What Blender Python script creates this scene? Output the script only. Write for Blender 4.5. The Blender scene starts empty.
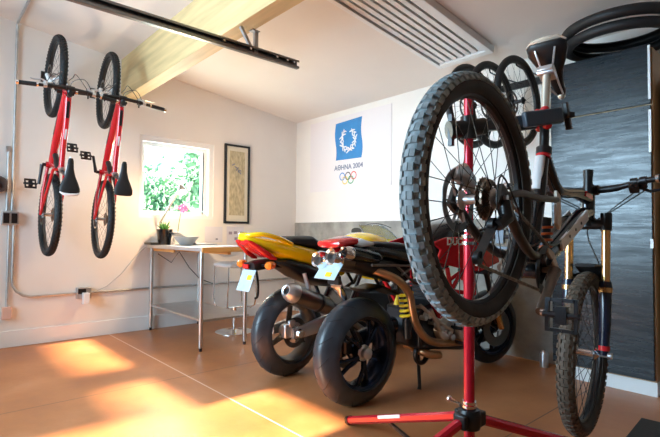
import bpy, bmesh, math, random
from mathutils import Vector, Matrix
random.seed(7)
PI = math.pi
S = bpy.context.scene
COL = S.collection

# ------------------------------------------------------------------ camera
cam_d = bpy.data.cameras.new('camera'); cam = bpy.data.objects.new('camera', cam_d); COL.objects.link(cam)
cam_d.sensor_width = 36.0; cam_d.lens = 467.1 / 660 * 36; cam_d.clip_start = 0.02
_y, _p, _r = (math.radians(a) for a in (-48.358, 1.869, 0.406))
_f = Vector((math.sin(_y)*math.cos(_p), math.cos(_y)*math.cos(_p), math.sin(_p)))
_rt = Vector((math.cos(_y), -math.sin(_y), 0)); _u = _rt.cross(_f)
_r2 = _rt*math.cos(_r) + _u*math.sin(_r); _u2 = _u*math.cos(_r) - _rt*math.sin(_r)
M_ = Matrix((_r2, _u2, -_f)).transposed().to_4x4(); M_.translation = (5.13, -3.93, 1.05)
cam.matrix_world = M_
S.camera = cam

# ------------------------------------------------------------------ world, sun, daylight, exposure
S.view_settings.view_transform = 'Standard'; S.view_settings.look = 'None'
S.view_settings.gamma = 1.0; S.view_settings.use_curve_mapping = False
S.view_settings.exposure = 1.15
wd = bpy.data.worlds.new('sky'); S.world = wd; wd.use_nodes = True
bg = wd.node_tree.nodes['Background']
bg.inputs[0].default_value = (0.70, 0.90, 1.0, 1); bg.inputs[1].default_value = 1.0
sun_d = bpy.data.lights.new('sun', 'SUN'); sun = bpy.data.objects.new('sun', sun_d); COL.objects.link(sun)
sun_d.energy = 15.0; sun_d.color = (1.0, 0.78, 0.54); sun_d.angle = math.radians(1.2)
SUN_EL = math.radians(37)
sun.rotation_euler = (math.radians(90) - SUN_EL, 0, 0)      # shines towards +y and down
def area(name, loc, target, sx, sy, energy, color, portal=False):
    d = bpy.data.lights.new(name, 'AREA'); o = bpy.data.objects.new(name, d); COL.objects.link(o)
    d.shape = 'RECTANGLE'; d.size = sx; d.size_y = sy; d.energy = energy; d.color = color
    o.location = loc
    o.rotation_euler = (Vector(target) - Vector(loc)).to_track_quat('-Z', 'Y').to_euler()
    if portal: d.cycles.is_portal = True
    return o
g_ = area('garage_opening_daylight', (2.2, -5.75, 1.85), (2.9, 0, 1.65), 2.0, 1.9, 55, (0.52, 0.78, 1.0))
g_.data.spread = math.radians(110)
area('window_daylight', (-0.16, -1.69, 1.66), (3, -1.69, 1.3), 0.8, 0.85, 14, (0.85, 0.97, 1.0))

# ------------------------------------------------------------------ materials
def mat(name, col, rough=0.5, metal=0.0, var=0.0, vscale=8.0, bump=0.0, bscale=60.0, coat=0.0, stretch=None, emit=None, spec=None):
    m = bpy.data.materials.new(name); m.use_nodes = True
    nt = m.node_tree; N = nt.nodes; b = N['Principled BSDF']
    b.inputs['Base Color'].default_value = (*col, 1); b.inputs['Roughness'].default_value = rough
    b.inputs['Metallic'].default_value = metal
    if coat: b.inputs['Coat Weight'].default_value = coat; b.inputs['Coat Roughness'].default_value = 0.06
    if spec is not None: b.inputs['Specular IOR Level'].default_value = spec
    tc = N.new('ShaderNodeTexCoord'); mp = N.new('ShaderNodeMapping')
    nt.links.new(tc.outputs['Object'], mp.inputs[0])
    if stretch: mp.inputs['Scale'].default_value = stretch
    no = N.new('ShaderNodeTexNoise'); no.inputs['Scale'].default_value = vscale; no.inputs['Detail'].default_value = 6
    nt.links.new(mp.outputs[0], no.inputs['Vector'])
    if var:
        cr = N.new('ShaderNodeValToRGB')
        cr.color_ramp.elements[0].position = 0.3; cr.color_ramp.elements[1].position = 0.7
        cr.color_ramp.elements[0].color = (*[max(0, c*(1-var)) for c in col], 1)
        cr.color_ramp.elements[1].color = (*[min(1, c*(1+var)) for c in col], 1)
        nt.links.new(no.outputs['Fac'], cr.inputs[0]); nt.links.new(cr.outputs[0], b.inputs['Base Color'])
    if bump:
        n2 = N.new('ShaderNodeTexNoise'); n2.inputs['Scale'].default_value = bscale; n2.inputs['Detail'].default_value = 4
        nt.links.new(mp.outputs[0], n2.inputs['Vector'])
        bp = N.new('ShaderNodeBump'); bp.inputs['Strength'].default_value = bump; bp.inputs['Distance'].default_value = 0.01
        nt.links.new(n2.outputs['Fac'], bp.inputs['Height']); nt.links.new(bp.outputs[0], b.inputs['Normal'])
    if emit:
        b.inputs['Emission Color'].default_value = (*emit[:3], 1); b.inputs['Emission Strength'].default_value = emit[3]
    return m

def floor_mat():
    m = mat('stained_concrete', (0.40, 0.185, 0.10), 0.3)
    nt = m.node_tree; N = nt.nodes; L = nt.links; b = N['Principled BSDF']
    tc = N.new('ShaderNodeTexCoord')
    n1 = N.new('ShaderNodeTexNoise'); n1.inputs['Scale'].default_value = 1.6; n1.inputs['Detail'].default_value = 9; n1.inputs['Roughness'].default_value = 0.65
    L.new(tc.outputs['Object'], n1.inputs['Vector'])
    cr = N.new('ShaderNodeValToRGB'); e = cr.color_ramp.elements
    e[0].position = 0.3; e[0].color = (0.34, 0.120, 0.046, 1); e[1].position = 0.72; e[1].color = (0.56, 0.245, 0.110, 1)
    mid = e.new(0.5); mid.color = (0.45, 0.172, 0.062, 1)
    L.new(n1.outputs['Fac'], cr.inputs[0])
    # pale scuffs
    n2 = N.new('ShaderNodeTexNoise'); n2.inputs['Scale'].default_value = 11; n2.inputs['Detail'].default_value = 10; n2.inputs['Roughness'].default_value = 0.7
    L.new(tc.outputs['Object'], n2.inputs['Vector'])
    c2 = N.new('ShaderNodeValToRGB'); c2.color_ramp.elements[0].position = 0.66; c2.color_ramp.elements[1].position = 0.78
    L.new(n2.outputs['Fac'], c2.inputs[0])
    mx = N.new('ShaderNodeMixRGB'); mx.inputs[2].default_value = (0.6, 0.40, 0.29, 1)
    s0 = N.new('ShaderNodeMath'); s0.operation = 'MULTIPLY'; s0.inputs[1].default_value = 0.6; L.new(c2.outputs[0], s0.inputs[0])
    L.new(s0.outputs[0], mx.inputs[0]); L.new(cr.outputs[0], mx.inputs[1])
    sp = N.new('ShaderNodeSeparateXYZ'); L.new(tc.outputs['Object'], sp.inputs[0])
    def line(out, at, half):
        a = N.new('ShaderNodeMath'); a.operation = 'SUBTRACT'; a.inputs[1].default_value = at; L.new(out, a.inputs[0])
        c = N.new('ShaderNodeMath'); c.operation = 'ABSOLUTE'; L.new(a.outputs[0], c.inputs[0])
        d = N.new('ShaderNodeMath'); d.operation = 'LESS_THAN'; d.inputs[1].default_value = half; L.new(c.outputs[0], d.inputs[0])
        return d.outputs[0]
    prev = mx.outputs[0]
    for out, at, col, half in ((sp.outputs[0], 1.845, (0.16, 0.07, 0.04, 1), 0.004), (sp.outputs[0], 3.9, (0.12, 0.05, 0.03, 1), 0.004),
                               (sp.outputs[1], -2.405, (0.72, 0.52, 0.42, 1), 0.005)):
        k = N.new('ShaderNodeMixRGB'); L.new(line(out, at, half), k.inputs[0]); L.new(prev, k.inputs[1]); k.inputs[2].default_value = col; prev = k.outputs[0]
    L.new(prev, b.inputs['Base Color'])
    b.inputs['Specular IOR Level'].default_value = 0.4
    rr = N.new('ShaderNodeMapRange'); rr.inputs['To Min'].default_value = 0.22; rr.inputs['To Max'].default_value = 0.5
    L.new(n1.outputs['Fac'], rr.inputs[0]); L.new(rr.outputs[0], b.inputs['Roughness'])
    bp = N.new('ShaderNodeBump'); bp.inputs['Strength'].default_value = 0.12; bp.inputs['Distance'].default_value = 0.01
    L.new(n2.outputs['Fac'], bp.inputs['Height']); L.new(bp.outputs[0], b.inputs['Normal'])
    return m

def glass_mat(name, tint=(1, 1, 1), k=0.12):
    m = bpy.data.materials.new(name); m.use_nodes = True; nt = m.node_tree; N = nt.nodes
    N.remove(N['Principled BSDF'])
    t = N.new('ShaderNodeBsdfTransparent'); t.inputs[0].default_value = (*tint, 1)
    g = N.new('ShaderNodeBsdfGlossy'); g.inputs['Roughness'].default_value = 0.03
    x = N.new('ShaderNodeMixShader'); x.inputs[0].default_value = k
    nt.links.new(t.outputs[0], x.inputs[1]); nt.links.new(g.outputs[0], x.inputs[2]); nt.links.new(x.outputs[0], N['Material Output'].inputs[0])
    return m

MT = dict(
    floor=floor_mat(),
    wall=mat('warm_white_paint', (0.83, 0.795, 0.755), 0.75, var=0.02, vscale=3, bump=0.04, bscale=90),
    ceiling=mat('ceiling_paint', (0.80, 0.745, 0.70), 0.6, var=0.02, vscale=2),
    dim_wall=mat('bounce_cut_brown', (0.30, 0.24, 0.20), 0.8),  # unseen walls coloured dark to reduce light bounced to the right
    trim=mat('white_trim', (0.86, 0.86, 0.85), 0.4),
    concrete=mat('grey_concrete', (0.30, 0.285, 0.255), 0.85, var=0.35, vscale=5, bump=0.3, bscale=30),
    beam=mat('fir_beam', (0.64, 0.46, 0.22), 0.55, var=0.18, vscale=3, stretch=(0.5, 5, 6)),
    black_wood=mat('black_brown_veneer', (0.005, 0.007, 0.010), 0.22, var=0.6, vscale=4, stretch=(0.6, 1, 14), bump=0.02, bscale=5, spec=0.5),
    tan_wood=mat('tan_board', (0.48, 0.31, 0.17), 0.5, var=0.08, vscale=3, stretch=(4, 4, 0.6)),
    rubber=mat('black_rubber', (0.010, 0.010, 0.011), 0.6, var=0.25, vscale=20, bump=0.05),
    rubber_dusty=mat('dusty_rubber', (0.034, 0.033, 0.031), 0.75, var=0.35, vscale=30, bump=0.1),
    tread_grey=mat('dusty_skylit_tread', (0.30, 0.36, 0.385), 0.65, var=0.3, vscale=40),  # dusty rubber, with bluish sky light on the knobs put into the colour
    tread_brown=mat('muddy_tread', (0.115, 0.088, 0.064), 0.65, var=0.3, vscale=40),
    track=mat('track_steel', (0.22, 0.21, 0.20), 0.3, 0.9),
    side_dusty=mat('dusty_tyre_side', (0.030, 0.024, 0.018), 0.7, var=0.35, vscale=16),
    moto_rubber=mat('sport_tyre_rubber', (0.026, 0.032, 0.040), 0.36, var=0.2, vscale=14),
    black=mat('black_plastic', (0.006, 0.006, 0.007), 0.36),
    black_gloss=mat('gloss_black', (0.005, 0.005, 0.006), 0.18, coat=0.4),
    black_matt=mat('matt_black', (0.008, 0.008, 0.009), 0.6),
    rim_black=mat('black_alloy', (0.030, 0.042, 0.075), 0.22, 0.8),
    steel=mat('brushed_steel', (0.62, 0.62, 0.62), 0.32, 1.0, var=0.06, vscale=14),
    chrome=mat('chrome', (0.85, 0.86, 0.88), 0.12, 1.0),
    alu=mat('aluminium', (0.66, 0.67, 0.69), 0.36, 0.9, var=0.05),
    galv=mat('galvanised_steel', (0.52, 0.53, 0.54), 0.42, 0.85, var=0.12, vscale=20),
    dark_steel=mat('dark_steel', (0.05, 0.05, 0.055), 0.35, 0.9),
    titan=mat('titanium_can', (0.20, 0.19, 0.18), 0.3, 0.9, var=0.12),
    bronze=mat('bronze_pipe', (0.52, 0.30, 0.16), 0.3, 0.9, var=0.2, vscale=9),
    gold=mat('gold_anodised', (0.88, 0.52, 0.20), 0.22, 0.9),
    red=mat('red_paint', (0.62, 0.014, 0.022), 0.22, coat=0.6),
    stand_red=mat('red_anodised', (0.60, 0.012, 0.035), 0.25, 0.35, coat=0.3),
    red_lens=mat('red_lens', (0.62, 0.01, 0.012), 0.15, coat=0.7),
    orange_lens=mat('amber_lens', (0.9, 0.20, 0.02), 0.2, coat=0.5),
    yellow=mat('yellow_paint', (0.95, 0.62, 0.002), 0.2, coat=0.6),
    yellow_spring=mat('yellow_spring', (0.85, 0.56, 0.02), 0.35),
    white=mat('white_gloss', (0.82, 0.82, 0.82), 0.3),
    ivory=mat('ivory_alloy', (0.62, 0.54, 0.45), 0.4, 0.2),
    muddy_crank=mat('muddy_crank_alloy', (0.16, 0.115, 0.085), 0.4, 0.4, var=0.25, vscale=20),
    brown_alloy=mat('muddy_alloy', (0.034, 0.025, 0.020), 0.4, 0.3, var=0.25, vscale=20),
    cream_post=mat('pale_alloy_post', (0.78, 0.76, 0.66), 0.25, 0.7),
    plate=mat('plate_white', (0.46, 0.60, 0.67), 0.35, var=0.1, vscale=20),
    paper=mat('paper', (0.72, 0.72, 0.79), 0.8),
    poster=mat('poster_film', (0.80, 0.75, 0.76), 0.45),
    blue=mat('poster_blue', (0.03, 0.22, 0.52), 0.5, var=0.1, vscale=8),
    ink=mat('grey_ink', (0.22, 0.24, 0.32), 0.7),
    art=mat('aged_scroll', (0.52, 0.46, 0.30), 0.8, var=0.28, vscale=7, stretch=(1, 5, 2.2)),
    mat_board=mat('mat_board', (0.74, 0.70, 0.58), 0.8),
    orange_wood=mat('table_edge_wood', (0.72, 0.36, 0.10), 0.45, var=0.12, vscale=6, stretch=(1, 1, 6)),
    table_top=mat('zinc_top', (0.55, 0.55, 0.56), 0.32, 0.6, var=0.06),
    ceramic=mat('grey_ceramic', (0.45, 0.47, 0.48), 0.35),
    leaf=mat('leaf_green', (0.06, 0.22, 0.05), 0.5, var=0.3, vscale=30),
    pink=mat('pink_petal', (0.85, 0.16, 0.50), 0.5),
    stool_white=mat('white_vinyl', (0.82, 0.77, 0.74), 0.4),
    lamp_glow=mat('lamp_glow', (1, 0.8, 0.6), 0.4, emit=(1.0, 0.72, 0.45, 4.0)),
    foliage=mat('tree_leaves', (0.24, 0.46, 0.36), 0.6, var=0.4, vscale=1.2),
    bark=mat('bark', (0.16, 0.11, 0.08), 0.9, var=0.3),
    grass=mat('lawn', (0.20, 0.32, 0.10), 0.9, var=0.3, vscale=2),
    drive=mat('driveway', (0.42, 0.40, 0.38), 0.9, var=0.1),
    house=mat('house_paint', (0.55, 0.62, 0.62), 0.7),
    roof=mat('pale_roof', (0.62, 0.66, 0.68), 0.7, var=0.08),
    glass=glass_mat('window_glass', (0.95, 1, 1), 0.05),
    shield=glass_mat('windscreen_clear', (0.78, 0.84, 0.86), 0.22),
    disc=mat('disc_steel', (0.16, 0.15, 0.145), 0.32, 1.0),
    cassette=mat('dirty_cassette', (0.26, 0.20, 0.15), 0.4, 0.9, var=0.4, vscale=50),
    clamp_blue=mat('slate_plastic', (0.055, 0.075, 0.10), 0.35),
    c_blue=mat('ring_blue', (0.05, 0.25, 0.6), 0.5), c_yel=mat('ring_yellow', (0.85, 0.6, 0.05), 0.5), c_blk=mat('ring_black', (0.05, 0.05, 0.05), 0.5),
    c_grn=mat('ring_green', (0.05, 0.4, 0.15), 0.5), c_red=mat('ring_red', (0.75, 0.1, 0.08), 0.5),
    navy=mat('navy_fork', (0.008, 0.012, 0.030), 0.25, coat=0.4),
    mat_rubber=mat('rubber_mat', (0.03, 0.028, 0.026), 0.8, bump=0.4, bscale=120),
)

def streak_rough(m, lo, hi):
    nt = m.node_tree; b = nt.nodes['Principled BSDF']
    tc = nt.nodes.new('ShaderNodeTexCoord'); mp = nt.nodes.new('ShaderNodeMapping'); mp.inputs['Scale'].default_value = (1.0, 1, 9)
    no = nt.nodes.new('ShaderNodeTexNoise'); no.inputs['Scale'].default_value = 3; no.inputs['Detail'].default_value = 8; no.inputs['Roughness'].default_value = 0.7
    mr = nt.nodes.new('ShaderNodeMapRange'); mr.inputs['From Min'].default_value = 0.3; mr.inputs['From Max'].default_value = 0.7
    mr.inputs['To Min'].default_value = lo; mr.inputs['To Max'].default_value = hi
    m2 = nt.nodes.new('ShaderNodeMapRange'); m2.inputs['From Min'].default_value = 0.3; m2.inputs['From Max'].default_value = 0.7
    m2.inputs['To Min'].default_value = 0.62; m2.inputs['To Max'].default_value = 0.22
    nt.links.new(tc.outputs['Object'], mp.inputs[0]); nt.links.new(mp.outputs[0], no.inputs['Vector']); nt.links.new(no.outputs['Fac'], mr.inputs[0]); nt.links.new(mr.outputs[0], b.inputs['Roughness'])
    nt.links.new(no.outputs['Fac'], m2.inputs[0]); nt.links.new(m2.outputs[0], b.inputs['Specular IOR Level'])
streak_rough(MT['black_wood'], 0.22, 0.34)
# ------------------------------------------------------------------ mesh helpers
def frame_to(p1, p2):
    z = (p2 - p1).normalized(); a = Vector((0, 0, 1)) if abs(z.z) < 0.95 else Vector((1, 0, 0))
    x = a.cross(z).normalized(); y = z.cross(x)
    return x, y, z
class MB:
    def __init__(s, M=None): s.v = []; s.f = []; s.M = M or Matrix.Identity(4)
    def add(s, vs, fs, M=None):
        M = s.M @ M if M is not None else s.M
        o = len(s.v); s.v += [M @ Vector(p) for p in vs]; s.f += [tuple(i+o for i in f) for f in fs]; return s
    def box(s, c, d, M=None):
        x, y, z = d[0]/2, d[1]/2, d[2]/2
        vs = [Vector(c) + Vector((a*x, b*y, e*z)) for a in (-1, 1) for b in (-1, 1) for e in (-1, 1)]
        return s.add(vs, [(0,1,3,2),(4,6,7,5),(0,4,5,1),(2,3,7,6),(0,2,6,4),(1,5,7,3)], M)
    def bar(s, p1, p2, w, h):          # rectangular bar
        p1 = Vector(p1); p2 = Vector(p2); x, y, z = frame_to(p1, p2)
        vs = [p + x*(a*w/2) + y*(b*h/2) for p in (p1, p2) for a, b in ((-1,-1),(1,-1),(1,1),(-1,1))]
        return s.add(vs, [(3,2,1,0),(4,5,6,7)] + [(i,(i+1)%4,4+(i+1)%4,4+i) for i in range(4)])
    def tube(s, pts, r, n=10, closed=False, M=None):
        pts = [Vector(p) for p in pts]; k = len(pts)
        rs = r if isinstance(r, (list, tuple)) else [r]*k
        vs = []; up = None
        for i, p in enumerate(pts):
            if closed: t = (pts[(i+1)%k] - pts[i-1]).normalized()
            else: t = (pts[min(i+1, k-1)] - pts[max(i-1, 0)]).normalized()
            if up is None:
                a = Vector((0,0,1)) if abs(t.z) < 0.9 else Vector((1,0,0)); x = a.cross(t).normalized()
            else:
                x = (up - t*up.dot(t)).normalized()
            up = x; y = t.cross(x)
            vs += [p + (x*math.cos(2*PI*j/n) + y*math.sin(2*PI*j/n))*rs[i] for j in range(n)]
        fs = []
        for i in range(k if closed else k-1):
            a = i*n; b = ((i+1) % k)*n
            fs += [(a+j, a+(j+1)%n, b+(j+1)%n, b+j) for j in range(n)]
        if not closed: fs += [tuple(range(n-1, -1, -1)), tuple(range((k-1)*n, k*n))]
        return s.add(vs, fs, M)
    def cyl(s, p1, p2, r1, r2=None, n=16): return s.tube([p1, p2], [r1, r1 if r2 is None else r2], n)
    def lathe(s, prof, M=None, n=32, closed=False):   # prof: (radius, h) about local Z of M
        k = len(prof); vs = []
        for j in range(n):
            a = 2*PI*j/n; vs += [(r*math.cos(a), r*math.sin(a), h) for r, h in prof]
        fs = []
        for j in range(n):
            a = j*k; b = ((j+1) % n)*k
            fs += [(a+i, b+i, b+(i+1)%k, a+(i+1)%k) for i in range(k if closed else k-1)]
        if not closed:
            if prof[0][0] > 1e-5: fs.append(tuple(j*k for j in range(n-1, -1, -1)))
            if prof[-1][0] > 1e-5: fs.append(tuple(j*k+k-1 for j in range(n)))
        return s.add(vs, fs, M)
    def torus(s, R, r, M=None, n=40, m=10, sq=1.0):
        return s.lathe([(R + r*math.cos(2*PI*i/m), r*sq*math.sin(2*PI*i/m)) for i in range(m)], M, n, True)
    def prism(s, poly, y0, y1, M=None):   # polygon in XZ, extruded along Y
        k = len(poly)
        vs = [(x, y0, z) for x, z in poly] + [(x, y1, z) for x, z in poly]
        return s.add(vs, [tuple(range(k)), tuple(range(2*k-1, k-1, -1))] + [(i, k+i, k+(i+1)%k, (i+1)%k) for i in range(k)], M)
    def loft(s, secs, n=20, M=None):   # (x, y, z, half width, half height, exponent, tilt deg) rings across X
        vs = []
        for q in secs:
            x, y, z, hw, hh = q[:5]; e = q[5] if len(q) > 5 else 2.5; t = math.radians(q[6]) if len(q) > 6 else 0
            for j in range(n):
                a = 2*PI*j/n; c, d = math.cos(a), math.sin(a)
                py = math.copysign(abs(c)**(2/e), c)*hw; pz = math.copysign(abs(d)**(2/e), d)*hh
                vs.append((x + pz*math.sin(t), y + py, z + pz*math.cos(t)))
        k = len(secs); fs = []
        for i in range(k-1):
            fs += [(i*n+j, i*n+(j+1)%n, (i+1)*n+(j+1)%n, (i+1)*n+j) for j in range(n)]
        fs += [tuple(range(n-1, -1, -1)), tuple(range((k-1)*n, k*n))]
        return s.add(vs, fs, M)
    def ball(s, c, r, sc=(1,1,1), n=14, m=8, M=None):
        vs = [Vector(c) + Vector((r*sc[0]*math.sin(PI*i/m)*math.cos(2*PI*j/n), r*sc[1]*math.sin(PI*i/m)*math.sin(2*PI*j/n), r*sc[2]*math.cos(PI*i/m))) for i in range(m+1) for j in range(n)]
        return s.add(vs, [(i*n+j, (i+1)*n+j, (i+1)*n+(j+1)%n, i*n+(j+1)%n) for i in range(m) for j in range(n)], M)
    def spring(s, p1, p2, R, r, turns, n=12):
        p1 = Vector(p1); p2 = Vector(p2); x, y, z = frame_to(p1, p2); L = (p2-p1).length; k = int(turns*n)
        return s.tube([p1 + z*(L*i/k) + (x*math.cos(2*PI*i/n) + y*math.sin(2*PI*i/n))*R for i in range(k+1)], r, 7)
    def build(s, name, m, parent=None, bevel=0.0, smooth=True, weld=True):
        me = bpy.data.meshes.new(name); me.from_pydata(s.v, [], s.f)
        bm = bmesh.new(); bm.from_mesh(me)
        if weld: bmesh.ops.remove_doubles(bm, verts=bm.verts, dist=1e-6)
        bmesh.ops.recalc_face_normals(bm, faces=bm.faces); bm.to_mesh(me); bm.free()
        if smooth:
            me.polygons.foreach_set('use_smooth', [True]*len(me.polygons)); me.set_sharp_from_angle(angle=math.radians(38))
        me.materials.append(MT[m] if isinstance(m, str) else m)
        o = bpy.data.objects.new(name, me); COL.objects.link(o)
        if parent: o.parent = parent
        if bevel:
            b = o.modifiers.new('bevel', 'BEVEL'); b.width = bevel; b.segments = 2; b.limit_method = 'ANGLE'
        return o
def tag(o, label=None, cat=None, group=None, kind=None):
    if label: o['label'] = label
    if cat: o['category'] = cat
    if group: o['group'] = group
    if kind: o['kind'] = kind
    return o
def thing(name, label, cat, loc=(0,0,0), M=None, group=None):
    o = bpy.data.objects.new(name, None); COL.objects.link(o); o.empty_display_size = 0.1
    if M is not None: o.matrix_world = M
    else: o.location = loc
    return tag(o, label, cat, group)
def struct(mb, name, m, parent=None, bevel=0.0, smooth=False):
    return tag(mb.build(name, m, parent, bevel, smooth), kind='structure')
def copy_tree(o, parent=None):
    c = o.copy(); COL.objects.link(c)
    if parent: c.parent = parent
    for ch in list(o.children): copy_tree(ch, c)
    return c
def axisM(p, ax):      # matrix whose local Z is ax, at p
    z = Vector(ax).normalized(); a = Vector((0,0,1)) if abs(z.z) < 0.95 else Vector((1,0,0))
    x = a.cross(z).normalized(); y = z.cross(x)
    M = Matrix((x, y, z)).transposed().to_4x4(); M.translation = p; return M
def text(body, name, size, M, m, parent, ext=0.0008, sx=1.0):
    c = bpy.data.curves.new(name, 'FONT'); c.body = body; c.size = size; c.extrude = ext; c.offset = 0.002; c.align_x = 'CENTER'; c.align_y = 'CENTER'
    c.materials.append(MT[m]); o = bpy.data.objects.new(name, c); COL.objects.link(o); o.parent = parent
    bpy.context.view_layer.update()
    me = bpy.data.meshes.new_from_object(o.evaluated_get(bpy.context.evaluated_depsgraph_get()))
    bpy.data.objects.remove(o); bpy.data.curves.remove(c)
    if not me.materials: me.materials.append(MT[m])
    o = bpy.data.objects.new(name, me); COL.objects.link(o); o.parent = parent
    o.matrix_local = M @ Matrix.Diagonal((sx, 1, 1, 1)); return o
def arc(c, r, a0, a1, n, ax='xz'):
    out = []
    for i in range(n+1):
        a = a0 + (a1-a0)*i/n
        p = (c[0] + r*math.cos(a), c[1], c[2] + r*math.sin(a)) if ax == 'xz' else (c[0] + r*math.cos(a), c[1] + r*math.sin(a), c[2])
        out.append(p)
    return out

# ------------------------------------------------------------------ setting
YF = -5.6; XR = 6.6
def cz(y): return 2.58 - 0.125*y
SL = math.atan(-0.125)
struct(MB().box((XR/2, YF/2, -0.05), (XR+0.4, -YF+0.4, 0.1)), 'floor', 'floor')
# left wall with window hole (y -2.128..-1.25, z 1.21..2.115)
WY0, WY1, WZ0, WZ1 = -2.128, -1.25, 1.21, 2.115
def wall_poly(y0, y1, z0, z1f): return [(y0, z0), (y1, z0), (y1, z1f(y1)), (y0, z1f(y0))]
mb = MB()
def lw(poly):
    k = len(poly); mb.add([(-0.16, y, z) for y, z in poly] + [(0, y, z) for y, z in poly],
        [tuple(range(k)), tuple(range(2*k-1, k-1, -1))] + [(i, (i+1)%k, k+(i+1)%k, k+i) for i in range(k)])
top = lambda y: cz(y) + 0.05
lw(wall_poly(YF-0.1, WY0, 0, top)); lw(wall_poly(WY1, 0.0, 0, top))
lw([(WY0, 0), (WY1, 0), (WY1, WZ0), (WY0, WZ0)]); lw([(WY0, WZ1), (WY1, WZ1), (WY1, top(WY1)), (WY0, top(WY0))])
struct(mb, 'wall_left', 'wall')
wb = struct(MB().box((XR/2, 0.08, 1.35), (XR+0.32, 0.16, 2.7)), 'wall_back', 'wall')
mb = MB().box((XR/2+0.0, -0.008, 0.598), (XR, 0.016, 1.196)); struct(mb, 'concrete_panel', 'concrete', wb)
mb = MB()
poly = [(YF, 0), (0.0, 0), (0.0, top(0)), (YF, top(YF))]
mb.add([(XR, y, z) for y, z in poly] + [(XR+0.16, y, z) for y, z in poly], [(0,1,2,3),(7,6,5,4),(0,4,5,1),(1,5,6,2),(2,6,7,3),(3,7,4,0)])
struct(mb, 'wall_right', MT['dim_wall'])
# front wall (behind the camera) with the open garage doorway
mb = MB(); zt = top(YF)+0.05
tn = math.tan(SUN_EL)
h1 = (-2.64 + 6.5)*tn; h2 = (-2.13 + 6.5)*tn
def fw(x0, x1, z0, z1): mb.box(((x0+x1)/2, YF-0.06, (z0+z1)/2), (x1-x0, 0.12, z1-z0))
fw(-0.16, 0.12, 0, zt); fw(0.12, 3.25, 2.88, zt); fw(3.25, XR+0.16, 0, zt)
struct(mb, 'wall_front', MT['dim_wall'])
for k_, (x0, x1, h_) in enumerate(((-0.6, 2.49, h1), (2.49, 6.9, h2))):  # unseen eaves added outside to set how far sun reaches inside
    struct(MB().box(((x0+x1)/2, (YF-0.121-6.5)/2, h_+0.06), (x1-x0, 6.5+YF-0.121, 0.12)), 'sun_eave_%d' % (k_+1), 'trim')
M = Matrix.Translation((XR/2, 0, 2.58)) @ Matrix.Rotation(SL, 4, 'X')
struct(MB(M).box((0, (YF-0.2)/2*1.01, 0.06), (XR+0.4, (-YF+0.5)*1.01, 0.12)), 'ceiling', 'ceiling')
# beam across the room
tag(MB().prism([(-2.342, 2.452), (-2.212, 2.452), (-2.212, cz(-2.212)+0.01), (-2.342, cz(-2.342)+0.01)], 0.005, XR-0.01,
    Matrix(((0,1,0,0),(1,0,0,0),(0,0,1,0),(0,0,0,1)))).build('ceiling_beam', 'beam', None, 0.004, False), kind='structure')
# baseboards
struct(MB().box((0.009, YF/2, 0.074), (0.018, -YF-0.04, 0.148)), 'baseboard_left', 'trim', None, 0.003)
# window
w = struct(MB().box((-0.085, (WY0+WY1)/2, WZ0+0.02), (0.17, WY1-WY0, 0.04)).box((-0.085, (WY0+WY1)/2, WZ1-0.03), (0.15, WY1-WY0-0.002, 0.06))
      .box((-0.085, WY0+0.015, (WZ0+WZ1)/2-0.01), (0.149, 0.03, WZ1-WZ0-0.10)).box((-0.085, WY1-0.03, (WZ0+WZ1)/2-0.01), (0.149, 0.06, WZ1-WZ0-0.10)), 'window_1', 'trim')
mb = MB()
for y, wd_ in ((WY0+0.05, 0.05), (WY1-0.085, 0.06)): mb.box((-0.10, y, (WZ0+WZ1)/2), (0.049, wd_, WZ1-WZ0-0.195))
for z in (WZ0+0.06, WZ1-0.08): mb.box((-0.10, (WY0+WY1)/2, z), (0.05, WY1-WY0-0.092, 0.05))
mb.build('window_sash', 'trim', w)
MB().box((-0.062, WY1-0.112, 1.64), (0.012, 0.012, 0.74)).build('sash_seal', 'black', w)
MB().box((-0.10, (WY0+WY1)/2, (WZ0+WZ1)/2), (0.006, WY1-WY0-0.12, WZ1-WZ0-0.12)).build('pane', 'glass', w)

# outside
struct(MB().box((-9, 0, -0.3), (17.6, 40, 0.2)), 'ground', 'grass')
struct(MB().box((3.5, -13.0, -0.06), (16, 14.4, 0.1)), 'driveway', 'drive')
def tree(loc, hgt, spread, n, seed, label):
    rnd = random.Random(seed)
    t = thing('garden_tree', label, 'tree', loc)
    MB().tube([(0,0,0), (0.05,0.03,hgt*0.3), (0,0.1,hgt*0.75)], [0.14, 0.11, 0.04], 8).build('trunk', 'bark', t)
    mb = MB()
    cl = [(rnd.gauss(0, spread*0.42), rnd.gauss(0, spread*0.42), hgt*rnd.uniform(0.28, 0.98), rnd.uniform(0.35, 0.75)) for _ in range(40)]
    vs, fs = [], []
    for i in range(n):
        c = cl[rnd.randrange(len(cl))]
        p = Vector((c[0]+rnd.gauss(0, c[3]*0.45), c[1]+rnd.gauss(0, c[3]*0.45), c[2]+rnd.gauss(0, c[3]*0.4)))
        a = Vector((rnd.gauss(0,1), rnd.gauss(0,1), rnd.gauss(0,1))).normalized(); b = a.orthogonal().normalized(); L = rnd.uniform(0.06, 0.13)
        o = len(vs); vs += [p - a*L, p + b*L*0.42, p + a*L, p - b*L*0.42]; fs.append((o, o+1, o+2, o+3))
    mb.add(vs, fs); f = mb.build('foliage', 'foliage', t, 0, False, False)
for i, (x, y, h, sp, n, lb) in enumerate((
        (-4.8, 1.15, 3.9, 0.55, 6000, 'nearest leafy green tree seen through the window'),
        (-9.2, 1.6, 3.0, 0.8, 6000, 'low leafy green tree in front of the pale house roof outside the window'),
        (-8.0, 4.3, 5.0, 1.0, 8000, 'tall bushy green tree behind the nearest tree outside the window'))):
    tree((x, y, -0.2), h, sp, n, 40+i, lb)
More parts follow.
